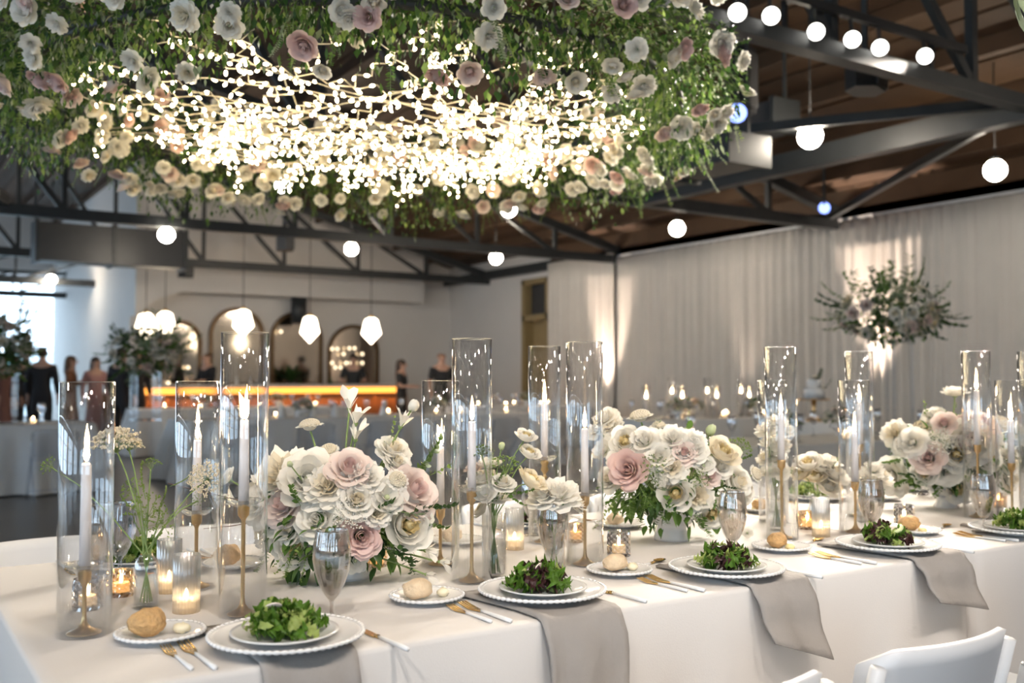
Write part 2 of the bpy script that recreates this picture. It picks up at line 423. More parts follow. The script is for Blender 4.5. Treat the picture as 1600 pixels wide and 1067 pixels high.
# roof: boards on joists, open to below
ceil = struct('ceiling', MB().add([(XL-.2, YN, roof(XL)+.35), (XR, YN, ZR+.3), (XW+.2, YN, roof(XW)+.25), (XL-.2, YF, roof(XL)+.35), (XR, YF, ZR+.3), (XW+.2, YF, roof(XW)+.25)],
                                  [(0, 1, 4, 3), (1, 2, 5, 4)]), 'roofslab')
ang = atan(SL)
pw = .29
for side in (1, -1):
    end = XW if side > 0 else XL
    L = abs(end-XR)/cos(ang); nb = int(L/pw)
    cuts = [YN, 2.5, 9, 15.5, 22, YF] if side > 0 else [YN, YF]
    pm = {}
    for i in range(nb+1):
        s = (i+.5)*pw; x = XR+side*s*cos(ang); z = ZR-s*sin(ang)+.2+R.uniform(-.012, .012)
        off = R.uniform(-1.6, 1.6) if len(cuts) > 2 else 0
        cc = [cuts[0]]+[c+off for c in cuts[1:-1]]+[cuts[-1]]
        for a, b in zip(cc[:-1], cc[1:]):
            ln = round(b-a-.012, 2)
            if ln not in pm: pm[ln] = MB().box(-pw/2+.009, pw/2-.009, 0, ln, -.02, .02).mesh('board', 'deck', False)
            ob('board', pm[ln], ceil, (x, a, z), (0, side*ang, 0))
    jm = MB().box(-.04, .04, YN, YF, -.24, -.03).mesh('joist', 'deck', False)
    for i in range(int(L/1.03)):
        s = .5+i*1.03; ob('joist', jm, ceil, (XR+side*s*cos(ang), 0, ZR-s*sin(ang)+.2), (0, side*ang, 0))

# ------------------------------------------------------------------ steel roof trusses
def truss(Y, xa, xb, label, full=True):
    t = thing('roof_truss', label, 'truss', (0, Y, ZT), 0, 'steel roof trusses')
    def part(nm, p, q, w, h): ob(nm, MB().bar(p, q, w, h).mesh(nm, 'steel', False), t)
    part('bottom_chord', (xa, 0, 0), (xb, 0, 0), .14, .11 if Y < 6 else .16)
    top = lambda x: roof(x)-ZT-.17
    if full:
        part('top_chord', (XR, 0, top(XR)), (xb, 0, top(xb)), .14, .15); part('top_chord', (xa, 0, top(xa)), (XR, 0, top(XR)), .14, .15)
        npan = 12; xs = [xa+(xb-xa)*i/npan for i in range(npan+1)]
        for i in range(1, npan):
            part('web_post', (xs[i], 0, 0), (xs[i], 0, top(xs[i])), .07, .07)
            a, b = (xs[i], xs[i+1]) if xs[i] < XR else (xs[i], xs[i-1])
            part('web_brace', (a, 0, .03), (b, 0, top(b)-.03), .06, .08)
    else:
        part('upper_chord', (xa, 0, .62), (xb, 0, .62), .09, .09)
        npan = 8; xs = [xa+(xb-xa)*i/npan for i in range(npan+1)]
        for i in range(npan):
            part('web_brace', (xs[i], 0, 0), (xs[i+1], 0, .62), .05, .05); part('web_post', (xs[i], 0, 0), (xs[i], 0, .62), .05, .05)
        for x in (xa+.1, (xa+xb)/2, xb-.1): part('hanger', (x, 0, .62), (x, 0, roof(x)-ZT+.1), .04, .04)
    return t
truss(-.65, XL, XW, 'dark steel roof truss behind the laid table carrying the added fill spotlights')
TY = [4.70, 10.05, 15.4, 20.6]
lab = ['dark steel roof truss that carries the track spotlights', 'dark steel roof truss just beyond the hanging flower ring', 'dark steel roof truss midway to the bar', 'dark steel roof truss just before the bar']
for Y, l in zip(TY, lab): truss(Y, XL, XW, l)
truss(26.5, XL, RY(268, 450, 26.5).x, 'thin steel lattice girder above the far guests', False)
truss(30.8, XL, RY(118, 465, 30.8).x, 'short steel lattice girder at the bright entrance', False)
# braces between the trusses
def brace(p, q, w, h, label): return tag(ob('steel_brace', MB().bar(p, q, w, h).mesh('steel_brace', 'steel', False)), label, 'beam', 'steel braces')
brace((8.45, TY[0], ZT), (8.45, TY[1], ZT), .16, .22, 'heavy dark steel beam joining the two nearer trusses')
brace((XW-.12, YN, ZT+.12), (XW-.12, YB, ZT+.12), .16, .2, 'dark steel edge beam running above the curtains')
brace((8.5, TY[0], ZT+.1), (12.3, TY[1], ZT+.1), .07, .09, 'thin diagonal steel brace above the curtains')
brace((2.2, TY[1], ZT+.1), (5.2, TY[2], ZT+1.5), .12, .16, 'thick slanting steel brace beyond the flower ring')
brace((5.0, TY[1], ZT+.05), (8.4, TY[0], ZT+.05), .07, .09, 'thin diagonal steel brace beside the flower ring')
brace((1.6, TY[2], ZT+.1), (-1.5, TY[1], ZT+1.2), .12, .16, 'thick slanting steel brace above the far guests')

# ------------------------------------------------------------------ ducts and ceiling boxes
def duct(p, q, w, h, label, m='duct'):
    t = thing('air_duct', label, 'duct', (0, 0, 0), 0)
    p = Vector(p); q = Vector(q); d = (q-p)
    ob('casing', MB().bar(p, q, w, h).mesh('casing', m, False), t)
    nn = max(2, int(d.length/1.2))
    fl = MB().bar(-d.normalized()*.03, d.normalized()*.03, w+.06, h+.06).mesh('flange', 'steel', False)
    for i in range(nn+1): ob('flange', fl, t, p+d*(i/nn))
    for e in (p, q):
        top = roof(e.x)+.18
        ob('hanger', MB().bar((e.x, e.y, e.z+h/2), (e.x, e.y, top), .03, .03).mesh('hanger', 'steel', False), t)
    return t
a = RY(55, 378, 17.6); b = RY(285, 384, 17.6)
duct((a.x, 17.6, a.z), (b.x, 17.6, a.z), .5, .62, 'long dark air duct hanging above the guests')
a = RX(1110, 265, 6.9); duct((6.9, a.y-.5, a.z+.1), (6.9, a.y+1.4, a.z+.1), .5, .24, 'dark air duct beside the heavy steel beam')
a = RX(1190, 275, 7.9); duct((7.9, 7.0, 3.95), (7.9, 9.6, 3.95), .34, .30, 'galvanised air duct resting near the heavy steel beam', 'galv')

# ------------------------------------------------------------------ curtains along the right wall
def curtain(y0, y1, x, z1, label, seed, amp=.055):
    rr = random.Random(seed); L = y1-y0; n = int(L/.022); ph = rr.random()*6; per = rr.uniform(.16, .21)
    def fn(i, j):
        y = y0+L*i; z = .04+(z1-.04)*j
        w = sin(2*pi*y/per+ph+.9*sin(y*2.1+seed))*(.6+.4*sin(y*1.3+seed*2)) + .35*sin(2*pi*y/(per*2.7)+seed)
        return (x+amp*w*(1-.35*j)-.02, y+.02*sin(3*z+y*9)*(1-j), z)
    o = ob('curtain', MB().grid(fn, n, 8).mesh('curtain', 'drape'))
    md = o.modifiers.new('thickness', 'SOLIDIFY'); md.thickness = .004
    return tag(o, label, 'curtain', 'ivory curtains along the wall')
CX = 12.45
ys = [RX(p, 500, CX).y for p in (862, 968, 1172, 1366)] + [RX(1600, 500, CX).y]
curtain(ys[1]+.03, ys[0], CX-.1, 3.72, 'short ivory curtain next to the ochre doorway', 1)
curtain(ys[2]+.05, ys[1]+.12, CX, 3.62, 'wide ivory curtain behind the lit candle cylinders', 2)
curtain(ys[3]+.05, ys[2]+.015, CX, 3.62, 'ivory curtain behind the cake stand', 3)
curtain(ys[4]-.6, ys[3]-.02, CX-.05, 3.62, 'ivory curtain behind the tall white flower arrangement', 4)
curtain(2.0, ys[4]-.65, CX, 3.62, 'ivory curtain past the tall white flower arrangement', 5)
tag(ob('curtain_rail', MB().bar((CX, 1.8, 3.66), (CX, ys[0]+.1, 3.66), .035, .035).mesh('curtain_rail', 'white', False)), 'slim pale rail carrying the ivory curtains', 'rail')
struct('trim_1', MB().box(XW-.2, XW-.02, YN, ys[0]+.1, 3.68, 4.3), 'deck')
# lamps on the floor that wash the curtains
def uplight(x, y, e, label, zt=3):
    t = thing('uplight', label, 'lamp', (x, y, 0), 0, 'floor uplights')
    ob('can', MB().lathe([(0, .01), (.09, .01), (.09, .2), (.075, .2), (.075, .15), (0, .15)], 16).mesh('can', 'black'), t)
    ob('lens', MB().lathe([(0, .155), (.07, .155), (.07, .17), (0, .17)], 16).mesh('lens', 'spotg'), t)
    ob('yoke', MB().box(-.11, -.095, -.02, .02, 0, .14).box(.095, .11, -.02, .02, 0, .14).box(-.11, .11, -.02, .02, 0, .01).mesh('yoke', 'black'), t)
    lamp('uplight_beam', 'SPOT', (x, y, .22), e, (1, .80, .66), .05, (x+.45, y, zt), 34, .8)
uplight(CX-.55, ys[1]+.2, 260, 'small black floor lamp lighting the gap beside the short curtain')
uplight(CX-.6, ys[3]-.12, 420, 'small black floor lamp lighting the curtain behind the tall flowers')
uplight(CX-.5, ys[2], 25, 'small black floor lamp lighting the curtain behind the cake')

# ================================================================== CEILING LAMPS
gb = MB().ball((0, 0, 0), .115, 20, 12).mesh('globe', 'globe')
gcap = MB().lathe([(0, .10), (.05, .10), (.045, .15), (.012, .16), (0, .16)], 12).mesh('cap', 'steel')
GL = [(1266, 213, 9.5, 'over the tall curtain side, beside the heavy steel beam'), (1555, 266, 10.8, 'in front of the curtain past the tall flowers'), (1058, 357, 15.4, 'in front of the wide ivory curtain'),
      (795, 327, 15.0, 'just under the fringe of the flower ring'), (775, 403, 19.0, 'near the ochre doorway'), (549, 389, 18.0, 'between the truss chords above the bar'),
      (260, 367, 15.0, 'at the end of the long air duct'), (441, 290, 17.0, 'behind the fairy lights'), (80, 437, 24.0, 'far off near the bright entrance')]
for px, py, Z, w in GL:
    p = D(px, py, Z)
    t = thing('globe_lamp', 'round white glowing globe lamp '+w, 'lamp', p, 0, 'globe lamps under the roof')
    ob('globe', gb, t); ob('cap', gcap, t)
    ob('cord', MB().path([(0, 0, .15), (0, 0, roof(p.x)+.2-p.z)], .008).mesh('cord', 'cable'), t)
for i, (x, y) in enumerate([(-3.5, 3.2), (4.6, .4), (-2.5, 10.0), (9.5, 2.2), (1.2, -3.4)]):      # unseen globes added to fill the room with light
    z = 3.75
    t = thing('globe_lamp', 'round white glowing globe lamp %s of those added out of view for fill light' % ORD[i], 'lamp', (x, y, z), 0, 'globe lamps under the roof')
    ob('globe', gb, t); ob('cap', gcap, t); ob('cord', MB().path([(0, 0, .15), (0, 0, roof(x)+.2-z)], .008).mesh('cord', 'cable'), t)

# track spotlights on the nearest truss
tr = thing('light_track', 'black track fixed to the truss above the spotlights', 'track', (0, TY[0]-.10, 3.86), 0)
xa, xb = RY(1000, 0, TY[0]+.16).x-.8, RY(1462, 80, TY[0]+.16).x
ob('rail', MB().box(xa, xb, -.025, .025, -.03, .03).mesh('rail', 'black', False), tr)
for x in (xa+.4, (xa+xb)/2, xb-.3): ob('bracket', MB().bar((x, 0, 0), (x, .1, 0), .03, .03).bar((x, .1, -.28), (x, .1, .05), .03, .03).mesh('bracket', 'black', False), tr)
hd = MB().lathe([(0, -.17), (.045, -.17), (.06, -.12), (.068, 0), (.060, 0), (.056, -.03), (0, -.03)], 20).mesh('head', 'black')
ln = MB().lathe([(0, -.025), (.058, -.02), (.058, -.006), (0, -.002)], 20).mesh('lens', 'spotg')
TL = [(1065, 0, (.9, 2.3)), (1152, 20, (1.2, 2.5)), (1205, 25, (1.6, 1.4)), (1275, 50, (1.9, 2.6)), (1332, 62, (2.2, 1.7)), (1375, 75, (2.6, 2.4)), (1445, 88, (1.3, 3.0))]
for i, (px, py, tg) in enumerate(TL):
    p = RY(px, py, TY[0]-.12)
    t = thing('track_spotlight', 'black track spotlight with a bright round lens, %s along the track from the flower ring' % ORD[i], 'spotlight', p, 0, 'track spotlights')
    d = Vector((tg[0], tg[1], .75))-p
    face = (d.normalized()*.6 + (Vector((0, 0, CZ))-p).normalized()*.7)
    q = aimq(face)
    ob('head', hd, t, (0, 0, 0), q); ob('lens', ln, t, (0, 0, 0), q)
    ob('arm', MB().bar((0, .02, 3.86-p.z), tuple(-face.normalized()*.1), .022, .022).mesh('arm', 'black', False), t)
    lamp('spot_beam', 'SPOT', p+face.normalized()*.02, 58, (1, .90, .78), .025, p+d, 62, .9)

# unseen spotlights added behind the camera as frontal fill for the table
tb = thing('light_track', 'black track for added fill spotlights on the truss behind the laid table', 'track', (0, -.55, 3.86), 0)
ob('rail', MB().box(-2.2, 5.2, -.025, .025, -.03, .03).mesh('rail', 'black', False), tb)
for x in (-1.8, 1.5, 4.8): ob('bracket', MB().bar((x, 0, 0), (x, -.1, 0), .03, .03).bar((x, -.1, -.28), (x, -.1, .05), .03, .03).mesh('bracket', 'black', False), tb)
for i, (x, tg) in enumerate([(-1.6, (.5, 2.2)), (-.4, (1.0, 2.5)), (.8, (1.5, 2.0)), (2.0, (2.2, 2.4)), (3.2, (3.2, 2.2)), (4.6, (4.4, 2.4))]):
    p = Vector((x, -.5, 3.72)); d = Vector((tg[0], tg[1], .8))-p; q = aimq(d)
    t = thing('track_spotlight', 'black added fill spotlight, %s along the track behind the laid table' % ORD[i], 'spotlight', p, 0, 'track spotlights')
    ob('head', hd, t, (0, 0, 0), q); ob('lens', ln, t, (0, 0, 0), q); ob('arm', MB().bar((0, -.03, .12), tuple(-d.normalized()*.1), .022, .022).mesh('arm', 'black', False), t)
    lamp('spot_beam', 'SPOT', p+d.normalized()*.02, 38, (1, .90, .80), .06, p+d, 50, .9)

def box_speaker(px, py, Y, w, h, dd, label, rz=.3):
    p = RY(px, py, Y); t = thing('loudspeaker', label, 'loudspeaker', p, rz)
    ob('cabinet', MB().lathe([(.0, -h/2), (.5, -h/2), (.5, h/2), (0, h/2)], 6, mod=lambda a, z: 1).mesh('cabinet', 'black', False), t, scale=(w, dd, 1))
    ob('grille', MB().box(-w*.28, w*.28, -dd*.48, -dd*.44, -h*.42, h*.42).mesh('grille', 'duct', False), t)
    ob('bracket', MB().bar((0, 0, h/2), (0, 0, roof(p.x)-.02-p.z), .04, .04).mesh('bracket', 'steel', False), t)
box_speaker(1352, 122, TY[0]+.45, .42, .22, .3, 'black loudspeaker hanging below the track spotlights')
box_speaker(1156, 128, 6.8, .34, .62, .3, 'tall black loudspeaker beside the flower ring')
box_speaker(290, 425, TY[3], .36, .22, .3, 'small black loudspeaker under the truss before the bar')
box_speaker(445, 380, TY[2]+.1, .3, .25, .3, 'small black loudspeaker on the truss midway to the bar')
for px, py, Z, l in ((1152, 177, 8.4, 'blue stage lamp beside the flower ring'), (1288, 325, 14.0, 'blue stage lamp under the farther truss')):
    p = D(px, py, Z); t = thing('stage_lamp', l, 'lamp', p)
    q = aimq(Vector((0, 0, CZ-.5))-p)
    ob('can', MB().lathe([(0, -.2), (.08, -.18), (.09, 0), (.082, 0), (.08, -.03), (0, -.03)], 16).mesh('can', 'black'), t, (0, 0, 0), q)
    ob('lens', MB().lathe([(0, -.025), (.08, -.02), (.08, -.01), (0, -.005)], 16).mesh('lens', 'blue'), t, (0, 0, 0), q)
    ob('hanger', MB().bar((0, 0, .05), (0, 0, roof(p.x)+.18-p.z), .03, .03).mesh('hanger', 'steel', False), t)

# ================================================================== BAR
BY = 19.6
bx0, bx1 = RY(200, 610, BY).x, RY(636, 610, BY).x
bar = thing('bar_counter', 'long bar counter with a glowing amber strip under its top', 'bar', ((bx0+bx1)/2, BY, 0))
hw = (bx1-bx0)/2
ob('front_panel', MB().box(-hw, hw, .08, .6, 0, 1.0).mesh('front_panel', 'barwood', False), bar)
ob('top', MB().box(-hw-.06, hw+.06, 0, .7, 1.06, 1.12).mesh('top', 'bartop', False), bar)
ob('light_strip', MB().box(-hw, hw, .035, .078, .93, 1.055).mesh('light_strip', 'strip', False), bar)
for i in range(9):
    x = -hw+2*hw*i/8; ob('batten', MB().box(x-.03, x+.03, .045, .08, 0, .92).mesh('batten', 'barwood', False), bar)
lamp('bar_strip_light', 'AREA', ((bx0+bx1)/2, BY+.0, .9), 14, (1, .42, .12), 2*hw, ((bx0+bx1)/2, BY-.7, 0), sy=.06)
# back counter with bottles
bc = thing('back_counter', 'low timber back counter under the arched mirrors', 'counter', ((bx0+bx1)/2, YB-.35, 0))
ob('body', MB().box(-hw, hw, -.25, .3, 0, .9).mesh('body', 'barwood', False), bc); ob('top', MB().box(-hw-.03, hw+.03, -.28, .3, .9, .95).mesh('top', 'bartop', False), bc)
bot = MB().lathe([(0, 0), (.038, 0), (.038, .19), (.015, .24), (.013, .30), (0, .30)], 10)
for i in range(12):
    x = bx0+.9+i*(bx1-bx0-1.6)/11+R.uniform(-.1, .1)
    tag(ob('bottle', bot.mesh('bottle', R.choice(['white', 'amber', 'leafd', 'bartop'])), None, (x, YB-.35+R.uniform(-.1, .1), .951), (0, 0, 0), (1, 1, R.uniform(.8, 1.15))),
        'bottle standing on the back counter, %s from the bright entrance' % ORD[i], 'bottle', 'bottles on the back counter')
# arched mirrors
def arch(w, z0, zt, n=20):
    r = w/2; pts = [(-r, z0)] + [(-r*cos(pi*i/n), zt-r+r*sin(pi*i/n)) for i in range(n+1)] + [(r, z0)]
    return pts
def mirror(px0, px1, ptop, label):
    a, b = RY(px0, 540, YB-.06).x, RY(px1, 540, YB-.06).x; zt = RY((px0+px1)/2, ptop, YB-.06).z; w = b-a
    t = thing('arched_mirror', label, 'mirror', ((a+b)/2, YB-.02, 1.05), 0, 'arched mirrors behind the bar')
    P = arch(w-.16, .08, zt-1.05-.08); n = len(P)
    ob('mirror_pane', MB().add([(x, -.02, z) for x, z in P]+[(x, .0, z) for x, z in P], [tuple(range(n)), tuple(range(2*n-1, n-1, -1))]+[(i, n+i, n+(i+1) % n, (i+1) % n) for i in range(n)]).mesh('mirror_pane', 'mirror', False), t)
    O = arch(w, 0, zt-1.05); I = arch(w-.18, .09, zt-1.05-.09)
    vs = [(x, y, z) for y in (-.07, .0) for x, z in O]+[(x, y, z) for y in (-.07, .0) for x, z in I]
    fs = []
    for i in range(n):
        j = (i+1) % n
        fs += [(i, j, 2*n+j, 2*n+i), (n+j, n+i, 3*n+i, 3*n+j), (j, i, n+i, n+j), (2*n+i, 2*n+j, 3*n+j, 3*n+i)]
    ob('frame', MB().add(vs, fs).mesh('frame', 'frame', False), t)
mirror(248, 315, 500, 'arched mirror at the end behind the tall leafy arrangement')
mirror(326, 413, 480, 'arched mirror behind the tallest lit pendant, beside the glass cylinder')
mirror(422, 504, 487, 'arched mirror with a dark plant before it')
mirror(512, 592, 507, 'arched mirror behind the bartender, with small bulbs added as reflections')
# a dark plant before the third mirror ; small bulbs stand in for lamp reflections in the mirrors
def pot_plant(loc):
    t = thing('potted_plant', 'dark leafy plant standing on the back counter', 'plant', loc)
    ob('pot', MB().lathe([(0, 0), (.1, 0), (.14, .22), (.12, .22), (.1, .04), (0, .04)], 14).mesh('pot', 'black'), t)
    lf = MB()
    for i in range(26):
        a = R.uniform(0, 2*pi); l = R.uniform(.35, .65); el = R.uniform(.5, 1.3); pts = []
        for k in range(6):
            s = k/5; pts.append(Vector((cos(a)*l*s*cos(el)*1.4, sin(a)*l*s*.8*cos(el), .2+l*s*sin(el)-.25*s*s*l)))
        for k in range(5):
            w = .035*sin(pi*(k+.5)/5)+.01; sd = Vector((-sin(a), cos(a), 0))*w; sd2 = Vector((-sin(a), cos(a), 0))*(.035*sin(pi*(k+1.5)/5)+.004 if k < 4 else .001)
            lf.add([pts[k]-sd, pts[k]+sd, pts[k+1]+sd2, pts[k+1]-sd2], [(0, 1, 2, 3)])
    tag(ob('foliage', lf.mesh('foliage', 'leafd'), t), kind='stuff')
p = RY(455, 590, YB-.4); pot_plant((p.x, YB-.4, .951))
tag(ob('dark_pipe', MB().path([(RY(467, 500, YB-.5).x, YB-.5, zs-.6), (RY(467, 500, YB-.5).x, YB-.5, zs)], .18, 14).mesh('dark_pipe', 'steel')), 'short dark round duct stub above the middle mirror', 'pipe')
for i, (px, py) in enumerate([(519, 545), (527, 545), (546, 544), (554, 544), (537, 553), (566, 553), (519, 567), (541, 567), (548, 567), (566, 567), (524, 574), (532, 574), (300, 541), (270, 565), (274, 565), (294, 574), (263, 598), (439, 518)]):
    p = RY(px, py, YB-.20)
    t = thing('reflection_bulb', 'small warm bulb added as a reflection on the %s mirror, %s from its edge' % ('bartender' if i < 12 else 'outermost' if i < 17 else 'third', ORD[i % 12]), 'lamp', p, 0, 'small bulbs added as reflections on the bar mirrors')
    ob('bulb', MB().ball((0, 0, 0), .038, 10, 7).mesh('bulb', 'reflbulb'), t); ob('holder', MB().bar((0, 0, 0), (0, .20, 0), .02, .02).mesh('holder', 'frame', False), t)
# pendants
pm = MB().lathe([(0, -.27), (.20, -.06), (.13, .22), (.06, .26), (0, .26)], 8, mod=None).mesh('shade', 'pend', False)
pc = MB().lathe([(0, .25), (.05, .25), (.04, .32), (.01, .33), (0, .33)], 10).mesh('cap', 'brass')
PL = [(228, 511, 18.4, 'first of the pair above the leafy arrangement'), (258, 508, 19.2, 'second of the pair above the leafy arrangement'), (380, 505, 19.2, 'in front of the widest arched mirror'), (484, 515, 19.5, 'in front of the plant'), (580, 517, 20.0, 'near the bartender')]
for px, py, Z, w in PL:
    p = D(px, py, Z); t = thing('pendant_lamp', 'faceted white glowing pendant lamp '+w, 'lamp', p, R.random(), 'faceted pendant lamps over the bar')
    ob('shade', pm, t); ob('cap', pc, t); ob('cord', MB().path([(0, 0, .32), (0, 0, roof(p.x)+.18-p.z)], .008).mesh('cord', 'cable'), t)

# ================================================================== PEOPLE
def person(px, Z, H, label, top='suit', hair='hair', long=False, turn=0., dress=False, arms='down', bald=False, shirt=None):
    p = D(px, 590, Z); k = H/1.76
    root = thing('person', label, 'person', (p.x, p.y, 0), 0)
    face = Vector((0, 0, 0))-Vector((p.x, p.y, 0)); root.rotation_euler = (0, 0, math.atan2(face.x, -face.y)*1.0 + turn)
    # local: the figure faces -y
    sh, hipw = (.19, .10) if not dress else (.165, .10)
    V = [(0, .01, .98), (0, .01, 1.12), (0, .005, 1.30), (0, .02, 1.46), (0, .0, 1.54), (0, -.015, 1.64), (0, -.01, 1.70)]
    Rd = [(.125, .10), (.125, .095), (.15, .11), (.085, .07), (.052, .055), (.075, .095), (.062, .075)]
    E = [(0, 1), (1, 2), (2, 3), (3, 4), (4, 5), (5, 6)]
    def chain(start, pts):
        i = start
        for (c, r) in pts: V.append(c); Rd.append(r); E.append((i, len(V)-1)); i = len(V)-1
        return i
    ends = []
    for s in (-1, 1):
        chain(0, [((s*hipw, .01, .88), .085), ((s*hipw*1.05, -.01, .50), .056), ((s*hipw*1.05, .03, .09), .038), ((s*hipw*1.15, -.10, .04), .034)])
        if arms == 'down': el, wr, fi = (s*.245, .03, 1.13), (s*.25, -.06, .90), (0, -.02, -1)
        elif arms == 'bar': el, wr, fi = (s*.27, -.03, 1.16), (s*.20, -.26, 1.16), (0, -1, -.1)
        elif arms == 'drink': el, wr, fi = (s*.25, .01, 1.15), (s*.12, -.24, 1.24), (-s*.3, -.5, .8)
        e = chain(3, [((s*sh, .02, 1.42), .062), (el, .043), (wr, .028)])
        w = Vector(wr); f = Vector(fi).normalized(); sd = Vector((0, -1, 0)) if abs(f.y) < .7 else Vector((1, 0, 0))
        pa = chain(e, [(tuple(w+f*.055), .032)])
        for q, (off, ln) in enumerate(((-.03, .07), (-.01, .085), (.012, .08), (.032, .06))):
            chain(pa, [(tuple(w+f*.09+sd*off), .0095), (tuple(w+f*(.09+ln)+sd*off*1.25), .008)])
        chain(e, [(tuple(w+f*.05+sd*.045), .011), (tuple(w+f*.085+sd*.062), .009)])
    body = skin(V, E, Rd, 'skin'); ob('body', body, root, scale=k)
    # jacket or dress, grown a little larger over the trunk and the arms
    CV = [(0, .01, .92), (0, .01, 1.08), (0, .005, 1.28), (0, .02, 1.42)]
    CR = [(.165, .125), (.15, .115), (.178, .128), (.13, .10)]; CE = [(0, 1), (1, 2), (2, 3)]
    def cch(i, pts):
        for (c, r) in pts: CV.append(c); CR.append(r); CE.append((i, len(CV)-1)); i = len(CV)-1
    for s in (-1, 1):
        if arms == 'down': el, wr = (s*.245, .03, 1.13), (s*.25, -.05, .93)
        elif arms == 'bar': el, wr = (s*.27, -.03, 1.16), (s*.215, -.20, 1.16)
        else: el, wr = (s*.25, .01, 1.15), (s*.14, -.20, 1.225)
        if top == 'navy': wr = tuple(Vector(el).lerp(Vector((s*sh, .02, 1.42)), .15)); 
        cch(3, [((s*sh, .02, 1.41), .078)] + ([(el, .058), (wr, .04)] if top != 'navy' else [(wr, .06)]))
        if not dress: cch(0, [((s*hipw, .01, .80), .10), ((s*hipw*1.05, -.01, .50), .075), ((s*hipw*1.05, .03, .10), .062)])
    if dress: cch(0, [((0, .01, .70), (.19, .16)), ((0, .01, .42), (.21, .19)), ((0, .01, .16), (.23, .20))])
    ob('dress' if dress else ('suit' if top == 'suit' else 'clothes'), skin(CV, CE, CR, top), root, scale=k)
    for s in (-1, 1): ob('shoe', MB().ball((s*.115, -.05, .035), (.048, .13, .034), 10, 6).mesh('shoe', 'black'), root, scale=k)
    # head details: eyes, nose, mouth, ears, hair
    hz = 1.655
    for s in (-1, 1):
        ob('eye', MB().ball((s*.033, -.104, hz+.012), (.012, .008, .007), 8, 5).mesh('eye', 'hair'), root, scale=k)
        ob('ear', MB().ball((s*.083, .0, hz), (.012, .02, .032), 8, 6).mesh('ear', 'skin'), root, scale=k)
    ob('nose', MB().ball((0, -.118, hz-.02), (.013, .018, .026), 8, 6).mesh('nose', 'skin'), root, scale=k)
    ob('mouth', MB().ball((0, -.104, hz-.062), (.026, .007, .007), 8, 5).mesh('mouth', 'rose'), root, scale=k)
    hf = lambda d: 1+.06*noise.noise(d*4)
    h = MB().ball((0, .022, hz+.03), (.092, .108, .088) if not bald else (.086, .098, .05), 14, 9, f=hf)
    if long: h.lathe([(.095, .03), (.105, -.1), (.11, -.22), (.08, -.33), (0, -.36)], 14, 0, (0, .045, hz), mod=lambda a, z: .65 if sin(a) < -.3 else 1)
    ob('hair', h.mesh('hair', hair), root, scale=k)
    if shirt: ob('collar', MB().lathe([(.062, 1.49), (.07, 1.53), (.06, 1.54)], 12, mod=None, cap=False).mesh('collar', shirt), root, scale=k)
    return root
person(66, 18.2, 1.80, 'person in a black suit standing with the back turned, broadest of the entrance guests', 'suit', turn=2.9, shirt='shirt')
person(40, 19.6, 1.80, 'person in a dark suit and pale shirt facing the room, behind the broad black suit', 'suit', turn=.5, shirt='shirt', arms='drink')
person(22, 18.8, 1.66, 'person in dark clothes with dark hair between the brown dress and the suits', 'suit', turn=1.2, dress=True)
person(4, 17.2, 1.68, 'person in a brown dress at the edge of the guests', 'brown', dress=True, turn=.8, long=True)
person(112, 19.6, 1.68, 'person in a rust dress with long hair, standing sideways', 'rust', 'hairl', True, 1.4, True, 'drink')
person(149, 19.4, 1.66, 'person in a dusty pink dress with long dark hair', 'rose', 'hair', True, .2, True)
person(190, 17.6, 1.78, 'person in a black suit behind the leafy tall arrangement', 'suit', turn=2.4)
person(213, 18.6, 1.76, 'person in a black suit between the clear rods of the arrangement', 'suit', turn=.4, shirt='shirt')
person(323, 21.2, 1.80, 'person with a shaved head in dark clothes behind the bar', 'suit', 'hairl', turn=-1.0, bald=True, arms='bar')
person(552, 22.5, 1.79, 'bartender person in a black short-sleeved shirt leaning on the bar', 'navy', turn=0, arms='bar')
person(628, 20.6, 1.63, 'person in a black shirt with curly dark hair at the end of the bar', 'navy', 'hair', True, 1.3, False, 'bar')
person(690, 20.4, 1.78, 'person with cropped hair in a black shirt near the white wall', 'navy', 'hairl', False, .4, False, 'down', True)

